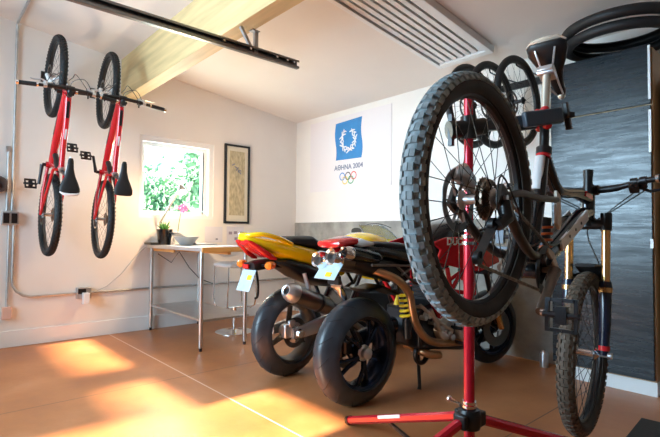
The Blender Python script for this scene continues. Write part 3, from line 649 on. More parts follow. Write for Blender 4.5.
# ------------------------------------------------------------------ the two bicycles hanging on the left wall
def wall_bike(M, label, group, c):
    t = thing('bicycle', label, 'bicycle', M=M, group=group)
    wb_ = 1.212; R, rt = 0.353, 0.029
    P = dict(knobs=64, rows=((-48, 0), (-14, 0.5), (14, 0), (48, 0.5)), rim='black', hub='alu', spoke='dark_steel', kh=0.006, kl=0.014, kw=0.012)
    bike_wheel(t, (0, 0, 0), R, rt, P, False); bike_wheel(t, (wb_, 0, 0), R, rt, P, True)
    BBx, BBz = 0.43, 0.0; H1 = Vector((0.925, 0, 0.53)); H2 = Vector((0.975, 0, 0.425))
    fm = MB().tube([H1, H2], 0.026, 14)
    fm.tube(smooth_path([(0.955, 0, 0.455), (0.80, 0, 0.31), (0.56, 0, 0.09), (BBx+0.01, 0, 0.02)]), [0.030]*4 + [0.033]*4 + [0.030]*5, 14)
    fm.tube(smooth_path([(0.93, 0, 0.51), (0.72, 0, 0.475), (0.50, 0, 0.40), (0.345, 0, 0.37)]), [0.024]*4 + [0.022]*9, 14)
    fm.tube([(0.345, 0, 0.40), (0.40, 0, 0.16), (BBx, 0, 0.0)], [0.019, 0.021, 0.024], 12).tube([(BBx, -0.045, 0), (BBx, 0.045, 0)], 0.027, 16)
    fm.tube([(0.36, 0, 0.33), (0.50, 0, 0.395)], 0.013, 8)
    fr_ = fm.build('frame', 'red', t)
    mb = MB()
    for s in (-1, 1):
        mb.tube([(0.40, s*0.035, 0.03), (0.20, s*0.062, 0.02), (0.0, s*0.068, 0.0)], [0.014, 0.012, 0.011], 10)
        mb.tube([(0.0, s*0.068, 0.0), (0.16, s*0.062, 0.16), (0.36, s*0.04, 0.28)], [0.011, 0.011, 0.012], 10)
    mb.tube([(0.36, -0.04, 0.28), (0.36, 0.04, 0.28)], 0.012, 10)
    mb.build('rear_triangle', 'red', fr_)
    MB().tube([(0.375, 0, 0.27), (0.50, 0, 0.13)], 0.022, 12).tube([(0.36, 0, 0.285), (0.43, 0, 0.21)], 0.028, 12).build('shock', 'black', fr_)
    MB().bar((0.875, 0, 0.527), (0.745, 0, 0.507), 0.022, 0.010).build('decal', 'black', fr_)
    MB().bar((0.66, 0, 0.4815), (0.585, 0, 0.4545), 0.012, 0.004).build('decal', 'white', fr_)
    for s in (-1, 1):
        MB().bar((0.80, s*0.031, 0.31), (0.66, s*0.032, 0.182), 0.003, 0.022).build('decal', 'black', fr_)
    mb = MB()
    for s in (-1, 1): mb.tube([(0.99, s*0.062, 0.395), (1.08, s*0.062, 0.23)], 0.016, 12)
    mb.tube([(0.978, -0.062, 0.405), (0.978, 0.062, 0.405)], 0.02, 10)
    fk = mb.build('fork', 'black', t)
    mb = MB()
    for s in (-1, 1): mb.tube([(1.07, s*0.062, 0.25), (1.15, s*0.063, 0.10), (wb_, s*0.062, 0.0)], [0.021, 0.02, 0.016], 12)
    mb.tube(smooth_path([(1.10, -0.06, 0.25), (1.14, 0, 0.28), (1.10, 0.06, 0.25)]), 0.011, 8).build('fork_lowers', 'white', fk)
    MB().tube([(0.335, 0, 0.39), (0.262, 0, 0.625)], 0.0155, 12).build('seatpost', 'black', t)
    MB().tube([(0.352, 0, 0.375), (0.338, 0, 0.415)], 0.024, 14).build('seat_collar', 'alu', t)
    saddle_part(t, 0.125, 0.405, 0.665, 'black_matt', 'white' if c == 0 else None)
    MB().tube([(0.925, 0, 0.555), (0.968, 0, 0.56)], 0.02, 12).tube([(0.92, 0, 0.525), (0.918, 0, 0.58)], 0.019, 14).tube([(0.968, -0.03, 0.56), (0.968, 0.03, 0.56)], 0.021, 14).build('stem', 'black', t)
    hb = handlebar(t, 0.968, 0.555, 0.345, 0.012, 0.03)
    ca = c*1.45 + 0.2     # crank angle
    ca = [math.radians(188), math.radians(-25)][c]
    ck = MB().tube([(BBx, -0.07, 0), (BBx, 0.07, 0)], 0.014, 12)
    ends = []
    for s in (1, -1):
        a = ca if s == 1 else ca + PI
        e = Vector((BBx + 0.172*math.cos(a), s*0.085, 0.172*math.sin(a))); b0 = Vector((BBx, s*0.072, 0)); ck.tube([b0, b0.lerp(e, 0.5), e], [0.016, 0.012, 0.013], 10); ends.append((e, s))
    ck = ck.build('crank', 'dark_steel', t)
    for e, s in ends: pedal(e + Vector((0, s*0.062, 0)), ck)
    mb = MB(Matrix.Translation((BBx, -0.05, 0)) @ AXY)
    mb.lathe([(0.05, -0.002), (0.078, -0.002), (0.078, 0.002), (0.05, 0.002)], None, 36, True)
    for k in range(4):
        a = 2*PI*k/4; mb.bar((0, 0, 0), (0.06*math.cos(a), 0.06*math.sin(a), 0), 0.004, 0.016)
    mb.build('chainring', 'dark_steel', ck)
    MB().tube([(0.0, -0.045, 0.055), (BBx, -0.05, 0.078)], 0.004, 5).tube([(0.02, -0.055, -0.10), (BBx, -0.05, -0.078)], 0.004, 5).build('chain', 'cassette', t)
    MB().tube([(0.0, -0.075, -0.01), (0.005, -0.07, -0.05), (0.03, -0.058, -0.11)], [0.012, 0.014, 0.008], 8).build('derailleur', 'alu', t)
    for s in (-1, 1):
        cable(t, smooth_path([(0.985, s*0.16, 0.54), (1.07, s*0.11, 0.53), (1.06, s*0.04, 0.44), (0.96, s*0.03, 0.42), (0.80, s*0.03, 0.29)]))
        cable(t, smooth_path([(0.985, s*0.13, 0.545), (1.10, s*0.05, 0.52), (1.12, s*0.06, 0.36), (1.16, s*0.075, 0.10)]))
    return t
def bikeM(p, fwd, upv):
    f = Vector(fwd).normalized(); l = Vector(upv).cross(f).normalized(); u = f.cross(l)
    M = Matrix((f, l, u)).transposed().to_4x4(); M.translation = p; return M
wall_bike(bikeM((0.515, -3.062, 1.197), (-0.012, 0.014, 1), (1, 0, 0)), 'red mountain bike hung upright on the wall, white-edged saddle, beside the conduit', 'mountain bikes hung on the wall', 0)
wall_bike(bikeM((0.575, -2.652, 1.168), (-0.07, 0.035, 1), (1, -0.06, 0)), 'red mountain bike hung upright on the wall beside the window, all-black saddle', 'mountain bikes hung on the wall', 1)
for (y, z, xr, lb) in ((-3.045, 2.53, 0.235, 'black steel wall hook holding the wheel of the bike by the conduit'), (-2.615, 2.46, 0.19, 'black steel wall hook holding the wheel of the bike by the window')):
    hk = thing('bike_hook', lb, 'hook', (0, y, z))
    MB().box((0.006, 0, 0), (0.012, 0.05, 0.10)).build('plate', 'black', hk)
    MB().tube(smooth_path([(0.01, 0.0, 0.0), (xr*0.6, 0.0, 0.0), (xr-0.01, 0.0, 0.0), (xr+0.035, 0.004, 0.01), (xr+0.04, 0.006, 0.045)]), 0.006, 8).build('hook', 'black', hk)
MT['helmet'] = mat('helmet_black', (0.03, 0.012, 0.014), 0.3)
hm = thing('helmet', 'dark rounded helmet hung on the wall beside the conduit pipes', 'helmet', (0.105, -3.44, 1.47))
MB().loft([(-0.085, 0, 0, 0.115, 0.075), (-0.04, 0, 0.0, 0.125, 0.082), (0.03, 0, 0.0, 0.118, 0.076), (0.08, 0, 0.0, 0.08, 0.05), (0.10, 0, 0, 0.03, 0.02)], 24).build('shell', 'helmet', hm)
MB().tube([(-0.104, 0, 0.0), (-0.07, 0, 0.0)], 0.012, 10).build('strap', 'black', hm)

# ------------------------------------------------------------------ bicycle on the repair stand
A0 = Vector((4.437, -2.769, 1.148)); hd = math.radians(95.0); pit = math.radians(30.6)
BM = Matrix.Translation(A0) @ Matrix.Rotation(hd, 4, 'Z') @ Matrix.Rotation(pit, 4, 'Y')
rb = thing('bicycle', 'muddy black and white full-suspension bicycle clamped nose-down in the red stand', 'bicycle', M=BM)
R, rt = 0.341, 0.030
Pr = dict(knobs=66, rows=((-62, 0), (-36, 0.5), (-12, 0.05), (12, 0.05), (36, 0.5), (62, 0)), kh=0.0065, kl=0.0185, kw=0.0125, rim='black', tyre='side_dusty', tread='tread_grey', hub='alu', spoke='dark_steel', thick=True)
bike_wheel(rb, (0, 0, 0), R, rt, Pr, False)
FX = 1.178
Pf = dict(Pr); Pf['hub'] = 'chrome'; Pf['tread'] = 'tread_brown'
bike_wheel(rb, (FX, 0, 0), R, rt, Pf, True, math.radians(3))
BB = Vector((0.422, 0, 0.004)); H1 = Vector((0.885, 0, 0.615)); H2 = Vector((0.932, 0, 0.515))
fm = MB().tube([H1, H2], 0.029, 16)
fm.tube(smooth_path([(0.915, 0, 0.545), (0.80, 0, 0.44), (0.60, 0, 0.19), (0.44, 0, 0.02)]), [0.028]*3 + [0.034]*6 + [0.032]*4, 14)
fm.tube(smooth_path([(0.89, 0, 0.598), (0.76, 0, 0.54), (0.60, 0, 0.435), (0.52, 0, 0.40), (0.44, 0, 0.41), (0.365, 0, 0.43)]), [0.026]*5 + [0.022]*16, 14)
fm.tube(smooth_path([(0.348, 0, 0.455), (0.375, 0, 0.33), (0.405, 0, 0.17), (0.422, 0, 0.004)]), [0.020]*4 + [0.023]*9, 14)
fm.tube([(0.352, 0, 0.44), (0.49, 0, 0.40)], 0.014, 10).tube([(0.422, -0.05, 0.004), (0.422, 0.05, 0.004)], 0.03, 18)
fr_ = fm.build('frame', 'black_gloss', rb)
mb = MB()
for s in (-1, 1): mb.bar((0.805, s*0.034, 0.462), (0.575, s*0.036, 0.185), 0.008, 0.044)
mb.build('white_panel', 'white', fr_)
mb = MB()
for k in range(3):
    for s in (-1, 1):
        p = Vector((0.735 - 0.05*k, s*0.037, 0.378 - 0.06*k)); mb.cyl(p, p + Vector((0, s*0.0045, 0)), 0.006, n=8)
mb.build('panel_dots', 'black', fr_)
mb = MB()
mb.tube([(0.346, 0.006, 0.415), (0.366, 0.006, 0.33), (0.374, 0.006, 0.29)], 0.0195, 14).build('white_band', 'white', fr_)
MB().tube([(0.350, 0, 0.437), (0.354, 0, 0.417)], 0.026, 14).build('red_band', 'red', fr_)
mb = MB()
for s in (-1, 1): mb.bar((0.86, s*0.027, 0.585), (0.77, s*0.027, 0.545), 0.004, 0.022)
mb.build('red_decal', 'red', fr_)
mb = MB()
for s in (-1, 1):
    mb.tube(smooth_path([(0.0, s*0.070, 0.0), (0.10, s*0.068, 0.085), (0.25, s*0.058, 0.17), (0.43, s*0.045, 0.285)]), 0.0105, 10)
    mb.tube(smooth_path([(0.0, s*0.070, 0.0), (0.15, s*0.064, -0.02), (0.30, s*0.052, -0.005), (0.415, s*0.04, 0.055)]), 0.014, 10)
    mb.box((0.0, s*0.070, 0.0), (0.05, 0.012, 0.06))
mb.build('swingarm', 'brown_alloy', fr_)
for s in (-1, 1):
    MB().prism([(0.40, 0.305), (0.44, 0.31), (0.50, 0.235), (0.495, 0.20), (0.46, 0.205), (0.435, 0.25)], s*0.040, s*0.052).build('rocker', 'ivory', fr_, 0.003)
    MB().prism([(0.40, 0.075), (0.45, 0.085), (0.52, 0.06), (0.53, 0.03), (0.49, 0.045), (0.44, 0.055), (0.40, 0.055)], s*0.052, s*0.064).build('lower_link', 'ivory', fr_, 0.003)
MB().tube([(0.475, 0, 0.225), (0.535, 0, 0.08)], 0.016, 12).tube([(0.47, 0, 0.235), (0.50, 0, 0.16)], 0.024, 12).build('shock', 'dark_steel', fr_)
MB().spring((0.478, 0, 0.215), (0.53, 0, 0.09), 0.027, 0.005, 6).build('shock_spring', mat('orange_spring', (0.6, 0.12, 0.03), 0.4), fr_)
# seat post and saddle
MB().tube([(0.348, 0, 0.445), (0.288, 0, 0.57)], 0.0165, 12).build('seatpost_lower', 'black', rb)
sp_ = MB().tube([(0.30, 0, 0.545), (0.232, 0, 0.71)], 0.0145, 14).build('seatpost', 'cream_post', rb)
MB().box((0.232, 0, 0.716), (0.06, 0.055, 0.022)).tube([(0.22, -0.03, 0.71), (0.22, 0.03, 0.71)], 0.012, 10).build('saddle_clamp', 'alu', sp_, 0.003)
MB().tube([(0.352, 0, 0.43), (0.344, 0, 0.455)], 0.027, 16).build('seat_collar', 'dark_steel', rb)
saddle_part(rb, 0.150, 0.400, 0.772, 'black', 'cream_post', math.radians(9))
# fork
ax = (Vector((FX, 0, 0)) - H2).normalized()
def onfork(k): return H2 + ax*k
mb = MB()
mb.tube([onfork(0.018) + Vector((0, -0.073, 0)), onfork(0.018) + Vector((0, 0.073, 0))], 0.022, 12).tube([onfork(-0.01), onfork(0.03)], 0.03, 14)
for s in (-1, 1): mb.tube([onfork(-0.03) + Vector((0, s*0.073, 0)), onfork(0.045) + Vector((0, s*0.073, 0))], 0.023, 14)
fk = mb.build('fork', 'black', rb)
LF = (Vector((FX, 0, 0)) - H2).length
for s in (-1, 1):
    MB().tube([onfork(0.04) + Vector((0, s*0.073, 0)), onfork(LF*0.53) + Vector((0, s*0.073, 0))], 0.0175, 16).build('stanchion', 'gold', fk)
mb = MB()
for s in (-1, 1):
    mb.tube([onfork(LF*0.46) + Vector((0, s*0.073, 0)), onfork(LF*0.50) + Vector((0, s*0.073, 0)), onfork(LF*0.8) + Vector((0, s*0.073, 0)), onfork(LF) + Vector((0, s*0.068, 0))], [0.024, 0.026, 0.022, 0.019], 14)
lo = mb.build('fork_lowers', 'navy', fk)
pp_ = onfork(LF*0.46)
MB().tube(smooth_path([pp_ + Vector((0.02, -0.07, 0.02)), pp_ + Vector((0.055, -0.035, 0.05)), pp_ + Vector((0.06, 0, 0.055)), pp_ + Vector((0.055, 0.035, 0.05)), pp_ + Vector((0.02, 0.07, 0.02))]), 0.014, 10).build('fork_arch', 'black', fk)
for s in (-1, 1):
    MB().tube([onfork(LF*0.505) + Vector((0, s*0.073, 0)), onfork(LF*0.54) + Vector((0, s*0.073, 0))], 0.0275, 14).build('gold_band', 'gold', lo)
    MB().tube([onfork(LF*0.93) + Vector((0, s*0.070, 0)), onfork(LF*0.965) + Vector((0, s*0.070, 0))], 0.0225, 12).build('red_band', 'red', lo)
MB().tube([(FX, -0.095, 0), (FX, 0.09, 0)], 0.009, 10).tube([(FX, -0.10, 0), (FX, -0.085, 0)], 0.014, 12).build('axle', 'alu', fk)
MB().loft([(FX-0.09, 0.062, 0.02, 0.018, 0.03), (FX-0.05, 0.062, 0.06, 0.022, 0.035), (FX-0.02, 0.062, 0.09, 0.015, 0.02)], 10).build('brake_caliper', 'alu', fk)
# mudguard strip behind the arch
MB().loft([(pp_.x-0.07, 0, pp_.z+0.035, 0.045, 0.006, 3), (pp_.x-0.02, 0, pp_.z+0.062, 0.055, 0.010, 3), (pp_.x+0.03, 0, pp_.z+0.068, 0.055, 0.010, 3), (pp_.x+0.08, 0, pp_.z+0.055, 0.04, 0.006, 3)], 14).build('mudguard', 'black_matt', fk)
# stem, bars
MB().tube([H1, H1 - ax*0.095], 0.019, 14).tube([H1 - ax*0.045, H1 - ax*0.045 + Vector((0.05, 0, 0.012))], 0.021, 12).tube([H1 - ax*0.09, H1 - ax*0.115], 0.021, 12).build('stem', 'black', rb)
hbp = H1 - ax*0.045 + Vector((0.055, 0, 0.012))
hb = handlebar(rb, hbp.x, hbp.z, 0.375, 0.018, 0.05, 'black', 'black_matt', 'dark_steel')
MB().tube([hbp + Vector((0, -0.03, 0)), hbp + Vector((0, 0.03, 0))], 0.023, 14).build('bar_clamp', 'black', rb)
# crank
ca = math.radians(-117)
ck = MB().tube([(BB.x, -0.085, BB.z), (BB.x, 0.085, BB.z)], 0.016, 14); ends = []
for s in (-1, 1):
    a = ca if s == -1 else ca + PI
    e = Vector((BB.x + 0.202*math.cos(a), s*0.100, BB.z + 0.202*math.sin(a))); b0 = Vector((BB.x, s*0.085, BB.z))
    ck.tube([b0, b0.lerp(e, 0.25), b0.lerp(e, 0.6), e], [0.020, 0.016, 0.014, 0.016], 12); ends.append((e, s))
ck = ck.build('crank', 'muddy_crank', rb)
for e, s in ends:
    pedal(e + Vector((-0.010, s*0.060, -0.008)), ck, 'dark_steel', -2.05); MB().tube([e + Vector((0, s*0.0, 0)), e + Vector((0, s*0.022, 0))], 0.011, 10).build('axle_end', 'chrome', ck)
mb = MB(Matrix.Translation((BB.x, -0.055, BB.z)) @ AXY)
mb.lathe([(0.055, -0.002), (0.082, -0.002), (0.082, 0.002), (0.055, 0.002)], None, 40, True)
for k in range(4):
    a = 2*PI*k/4+0.4; mb.bar((0, 0, 0), (0.065*math.cos(a), 0.065*math.sin(a), 0), 0.004, 0.018)
mb.build('chainring', 'dark_steel', ck)
# derailleur with long cage
MB().tube([(0.0, -0.078, -0.01), (0.02, -0.085, -0.05), (-0.005, -0.08, -0.09)], [0.016, 0.020, 0.014], 10).build('derailleur', 'black', rb)
dc = MB().bar((-0.005, -0.073, -0.085), (-0.035, -0.07, -0.20), 0.013, 0.004).bar((-0.005, -0.060, -0.085), (-0.035, -0.058, -0.20), 0.013, 0.004)
for x, z in ((-0.005, -0.085), (-0.035, -0.20)): dc.cyl((x, -0.071, z), (x, -0.058, z), 0.017, n=14)
dc.build('derailleur_cage', 'black', rb)
def chain(parent, pts):
    pts = [Vector(p) for p in pts]; mb = MB(); d = 0.0; step = 0.0127
    for a, b in zip(pts, pts[1:]):
        L = (b-a).length; n = max(1, int(L/step)); t = (b-a).normalized()
        for i in range(n):
            c = a + t*(L*(i+0.5)/n)
            q = axisM(c, t); w_ = 0.0035 if i % 2 else 0.0055
            x = Vector((0,1,0)); mb.bar(c - t*step*0.55, c + t*step*0.55, w_, 0.008)
            mb.cyl(c - x*0.004, c + x*0.004, 0.0042, n=8)
    return mb.build('chain', 'cassette', parent, 0, False)
def arc2(c, r, a0, a1, y, n=8): return [(c[0] + r*math.cos(math.radians(a0+(a1-a0)*i/n)), y, c[1] + r*math.sin(math.radians(a0+(a1-a0)*i/n))) for i in range(n+1)]
chain(rb, arc2((0, 0), 0.05, 230, 95, -0.034) + [(BB.x-0.01, -0.055, BB.z+0.082)])
chain(rb, [(-0.03, -0.063, -0.215), (BB.x-0.02, -0.055, BB.z-0.08)])
MB().loft([(-0.06, 0.062, 0.05, 0.016, 0.02), (-0.02, 0.064, 0.085, 0.022, 0.034), (0.04, 0.064, 0.09, 0.02, 0.028), (0.07, 0.062, 0.08, 0.012, 0.016)], 10).build('brake_caliper', 'alu', rb)
MB().tube([(0, -0.085, 0), (0, 0.085, 0)], 0.008, 10).tube([(0, 0.08, 0), (0, 0.095, 0)], 0.016, 12).build('axle', 'alu', rb)
for s in (-1, 1):
    cable(rb, smooth_path([hbp + Vector((0.02, s*0.20, 0)), hbp + Vector((0.11, s*0.09, -0.02)), hbp + Vector((0.10, s*0.0, -0.10)), (0.90, s*-0.035, 0.50), (0.72, s*0.03, 0.40), (0.55, s*0.035, 0.18), (0.42, s*0.05, 0.10)]), 0.0028)
    cable(rb, smooth_path([hbp + Vector((0.02, s*0.17, 0)), hbp + Vector((0.14, s*0.04, -0.03)), hbp + Vector((0.13, s*-0.03, -0.14)), onfork(0.2) + Vector((0.06, -0.04, 0)), onfork(LF*0.55) + Vector((0.03, 0.05, 0))]), 0.0028)
cable(rb, smooth_path([(0.42, -0.03, 0.12), (0.25, -0.06, 0.0), (0.08, -0.08, 0.02), (-0.06, -0.085, 0.03), (-0.05, -0.085, -0.05), (0.0, -0.085, -0.07)]), 0.0026)

# ------------------------------------------------------------------ repair stand
px, py = 4.232, -2.482
sd_ = thing('bike_repair_stand', 'red tripod bicycle repair stand with a black clamp arm', 'repair stand', (px, py, 0))
MB().tube([(0, 0, 0.10), (0, 0, 1.04)], 0.0185, 20).build('lower_pole', 'stand_red', sd_)
MB().tube([(0, 0, 1.0), (0, 0, 1.535)], 0.0158, 20).build('upper_pole', 'stand_red', sd_)
MB().tube([(0, 0, 1.53), (0, 0, 1.545)], 0.017, 20).build('pole_cap', 'black', sd_)
mb = MB()
for z in (1.015, 1.038, 1.061): mb.tube([(0, 0, z), (0, 0, z+0.011)], 0.0245, 20)
mb.tube([(0.02, -0.01, 1.045), (0.045, -0.02, 1.05)], 0.006, 8).build('pole_collar', 'chrome', sd_)
bc = MB().lathe([(0.02, 0.38), (0.036, 0.385), (0.04, 0.40), (0.04, 0.435), (0.034, 0.45), (0.02, 0.452)], None, 20).build('leg_hub', 'black', sd_)
mb = MB()
for z in (0.455, 0.468): mb.tube([(0, 0, z), (0, 0, z+0.009)], 0.0235, 18)
mb.tube([(-0.02, -0.02, 0.463), (-0.055, -0.03, 0.472)], [0.006, 0.008], 8).ball((-0.06, -0.03, 0.474), 0.011).build('quick_release', 'chrome', sd_)
MB().lathe([(0.02, 0.16), (0.03, 0.165), (0.03, 0.20), (0.02, 0.205)], None, 18).build('strut_collar', 'black', sd_)
for tip in ((3.262, -2.118), (4.62, -1.42), (4.02, -3.50)):
    d = Vector((tip[0]-px, tip[1]-py, 0)); Ld = d.length; d /= Ld; p = Vector((-d.y, d.x, 0))
    a = d*0.03 + Vector((0, 0, 0.415)); b = d*Ld + Vector((0, 0, 0.028))
    MB().box(a + Vector((0, 0, 0)), (0.05, 0.05, 0.05)).build('leg_joint', 'black', sd_, 0.006)
    lg = MB()
    k = Vector((0, 0, 1)); t_ = (b-a).normalized(); n_ = p.cross(t_).normalized()
    ring = lambda c, w_, h_: [c + p*(w_*x) + n_*(h_*y) for x, y in ((-0.5,-1),(0.5,-1),(1,-0.5),(1,0.5),(0.5,1),(-0.5,1),(-1,0.5),(-1,-0.5))]
    vs = ring(a, 0.0155, 0.0165) + ring(b, 0.019, 0.020)
    lg.add(vs, [tuple(range(7,-1,-1)), tuple(range(8,16))] + [(i,(i+1)%8,8+(i+1)%8,8+i) for i in range(8)])
    lg = lg.build('leg', 'stand_red', sd_)
    MB().add(ring(b - t_*0.02, 0.022, 0.023) + ring(b + t_*0.015, 0.021, 0.022), [tuple(range(7,-1,-1)), tuple(range(8,16))] + [(i,(i+1)%8,8+(i+1)%8,8+i) for i in range(8)]).build('foot', 'black', lg)
    MB().bar(a.lerp(b, 0.55) + Vector((0, 0, -0.015)), Vector((0, 0, 0.18)) + d*0.03, 0.014, 0.012).build('strut', 'black', sd_)
    if tip[0] < 3.5:
        q = a.lerp(b, 0.52); u = Vector((0,0,1)); ss = -1
        z_ = (p*ss if (Vector((5.13-px, -3.93-py, 0)).dot(p) < 0) else p); x_ = (-t_).normalized(); y_ = z_.cross(x_)
        MB().bar(q - t_*0.11 + n_*0.0 + z_*0.0165 + Vector((0, 0, 0.010)), q + t_*0.11 + z_*0.0175 + Vector((0, 0, 0.010)), 0.004, 0.014).build('decal', 'white', lg)
# clamp arm
av = Vector((0.153, 0.244, 0.046)).normalized(); P0 = Vector((0, 0, 1.425))
MB().tube([(0, 0, 1.385), (0, 0, 1.465)], 0.028, 18).tube([P0 - av*0.055, P0 + av*0.06], 0.030, 18).build('arm_mount', 'black', sd_)
MB().tube([P0 - av*0.075, P0 - av*0.055], 0.033, 14).bar(P0 - av*0.066 + Vector((0, 0, -0.055)), P0 - av*0.066 + Vector((0, 0, 0.055)), 0.016, 0.016).build('tension_knob', 'black', sd_)
MB().bar(P0 + av*0.05, P0 + av*0.20, 0.036, 0.038).build('clamp_arm', 'clamp_blue', sd_, 0.005)
JC = P0 + av*0.29; side = av.cross(Vector((0,0,1))).normalized(); up_ = side.cross(av)
jw = MB()
for s in (-1, 1):
    c = JC + side*(s*0.031) - av*0.02
    Mx = Matrix((av, side*-1, up_)).transposed().to_4x4(); Mx.translation = c; jw.box((0, 0, 0), (0.15, 0.026, 0.055), Mx)
jw = jw.build('clamp_jaw', 'clamp_blue', sd_, 0.006)
mb = MB()
for s in (-1, 1):
    for k in (-1, 1):
        c = JC + side*(s*0.022) + up_*(k*0.030); mb.ball(c, 0.016, (1, 1, 0.8), 12, 8)
mb.build('clamp_pads', 'red', jw)
MB().tube([JC + av*0.05, JC + av*0.09], 0.012, 10).bar(JC + av*0.10 - up_*0.05, JC + av*0.10 + up_*0.05, 0.022, 0.02).bar(JC + av*0.10 - side*0.03, JC + av*0.10 + side*0.03, 0.022, 0.02).build('clamp_knob', 'black', sd_, 0.004)

# ------------------------------------------------------------------ wheels hung on the back wall, tyres on the cabinet
P3 = dict(knobs=0, rim='black', hub='dark_steel', spoke='dark_steel', cassette=False)
HW = [(3.448, 'black spoked bicycle wheel hanging nearest the black cabinet'), (3.232, 'black spoked bicycle wheel hanging in the middle of the hung three'), (3.042, 'black spoked bicycle wheel hanging farthest from the black cabinet')]
def hung(x, label):
    t = thing('bicycle_wheel', label, 'bicycle wheel', M=Matrix.Translation((x, -0.528, 2.064)) @ Matrix.Rotation(PI/2, 4, 'Z'), group='bicycle wheels hanging on the wall')
    return t
t0 = hung(*HW[0])
bike_wheel(t0, (0, 0, 0), 0.345, 0.027, P3, True)
for (x, lb), dz in zip(HW[1:], (0.016, 0.045)):
    c = copy_tree(t0); c.location = (x, -0.528, 2.064+dz); c['label'] = lb
rk = thing('wheel_rack', 'black wall rail with hooks carrying the hanging wheels', 'rack', (3.265, 0, 2.36))
MB().box((0, -0.012, 0), (0.52, 0.024, 0.06)).build('rail', 'black', rk)
for x in (3.448, 3.232, 3.042):
    MB().tube(smooth_path([(x-3.265, -0.02, 0), (x-3.265, -0.35, -0.025), (x-3.265, -0.53, -0.025), (x-3.265, -0.56, -0.015), (x-3.265, -0.565, 0.01)]), 0.006, 8).build('hook', 'black', rk)
for z, dx, dy, rr_, lb in ((2.368, 0.0, 0.0, 0.350, 'lower of two black tyres stacked flat on the black cabinet'), (2.439, 0.01, -0.02, 0.362, 'upper of two black tyres stacked flat on the black cabinet')):
    o = MB(Matrix.Translation((4.09+dx, -0.385+dy, z)) @ Matrix.Rotation(math.radians(1.5), 4, 'X')).lathe(tyre_profile(rr_, 0.038, 0.034), None, 64, True).build('tyre', 'rubber'); tag(o, lb, 'tyre', 'tyres on the cabinet')

# ------------------------------------------------------------------ motorcycles
def moto_wheel(parent, c, R, hw, P, steer=0.0):
    A = Matrix.Translation(c) @ Matrix.Rotation(steer, 4, 'Z') @ AXY
    rr = P.get('rim_r', 0.216); d = R - rr
    pro = []
    for i in range(17):
        a = math.radians(-100 + 200*i/16); e = 1.0
        pro.append((rr + 0.012 + (d - 0.012)*max(-0.15, math.cos(a*0.93))**0.72 if math.cos(a*0.93) > 0 else rr, hw*math.sin(a)*(1 - 0.12*max(0, abs(math.degrees(a))-80)/20)))
    pro = [(R - d*(abs(t)**2.6)*0.93, hw*(t if abs(t) < 0.8 else math.copysign(0.8 + 0.2*math.sin((abs(t)-0.8)/0.2*PI/2), t))) for t in [(-1 + 2*i/24) for i in range(25)]]
    pro += [(rr + 0.004, hw*0.80), (rr + 0.004, -hw*0.80)]
    rim = MB(A).lathe([(rr+0.010, -hw*0.82), (rr+0.014, -hw*0.80), (rr-0.004, -hw*0.70), (rr-0.016, -hw*0.3), (rr-0.016, hw*0.3), (rr-0.004, hw*0.70), (rr+0.014, hw*0.80), (rr+0.010, hw*0.82), (rr-0.014, hw*0.72), (rr-0.028, hw*0.3), (rr-0.028, -hw*0.3), (rr-0.014, -hw*0.72)], None, 56, True)
    n = P.get('spokes', 5)
    for k in range(n):
        a = 2*PI*k/n + P.get('phase', 0)
        y0 = P.get('dish', 0.0)
        if P.get('split', True):
            for da in (-0.2, 0.2):
                rim.tube([(0.05*math.cos(a), 0.05*math.sin(a), y0), (0.10*math.cos(a+da*0.5), 0.10*math.sin(a+da*0.5), y0), ((rr-0.02)*math.cos(a+da), (rr-0.02)*math.sin(a+da), y0*0.6)], [0.017, 0.012, 0.014], 8)
        else:
            rim.tube([(0.03*math.cos(a), 0.03*math.sin(a), 0), ((rr-0.02)*math.cos(a+0.12), (rr-0.02)*math.sin(a+0.12), 0)], [0.026, 0.017], 8)
    rim.lathe([(0.0, -0.06), (0.045, -0.06), (0.06, -0.03), (0.06, 0.03), (0.045, 0.06), (0.0, 0.06)], None, 24)
    rim = rim.build('wheel', P.get('rim', 'rim_black'), parent)
    ty = MB(A).lathe(pro, None, 72, True).build('tyre', 'moto_rubber', rim)
    if P.get('grooves', 0):
        mb = MB(A)
        for k in range(P['grooves']):
            a0 = 2*PI*k/P['grooves']; sg = 1 if k % 2 else -1
            pts = []
            for i in range(9):
                t = 0.06 + 0.66*i/8; r_ = R - d*(t**2.6)*0.93 + 0.0003; a = a0 + 0.42*t*t + 0.05
                pts.append((r_*math.cos(a), r_*math.sin(a), sg*hw*t))
            mb.tube(pts, [0.0006] + [0.0024]*7 + [0.0006], 5)
        mb.build('tread', 'black_matt', rim)
    for s in P.get('discs', (1,)):
        mb = MB(A).lathe([(0.075, s*0.075), (P.get('disc_r', 0.12), s*0.075), (P.get('disc_r', 0.12), s*0.079), (0.075, s*0.079)], None, 40, True)
        for k in range(6):
            a = PI*k/3; mb.bar((0.03*math.cos(a), 0.03*math.sin(a), s*0.077), (0.08*math.cos(a+0.4), 0.08*math.sin(a+0.4), s*0.077), 0.004, 0.016)
        mb.build('brake_disc', 'disc', rim)
    return rim
def front_end(t, fx, steer, fork_m, rake_top, hub_z=0.3):
    F = moto_wheel(t, (fx, 0, hub_z), 0.30, 0.06, dict(discs=(1, -1), disc_r=0.15, rim_r=0.216), steer)
    for s in (-1, 1):
        MB().tube([(fx, s*0.105, hub_z), (fx-0.16, s*0.105, 0.62)], 0.027, 14).build('fork_leg', fork_m, t)
    mb = MB()
    for s in (-1, 1): mb.tube([(fx-0.15, s*0.105, 0.58), (rake_top[0], s*0.105, rake_top[1])], 0.021, 12)
    mb.box((rake_top[0]+0.03, 0, rake_top[1]-0.06), (0.07, 0.27, 0.035)).box((rake_top[0]+0.09, 0, rake_top[1]-0.22), (0.07, 0.27, 0.035)).build('fork_tubes', 'dark_steel', t)
    return F

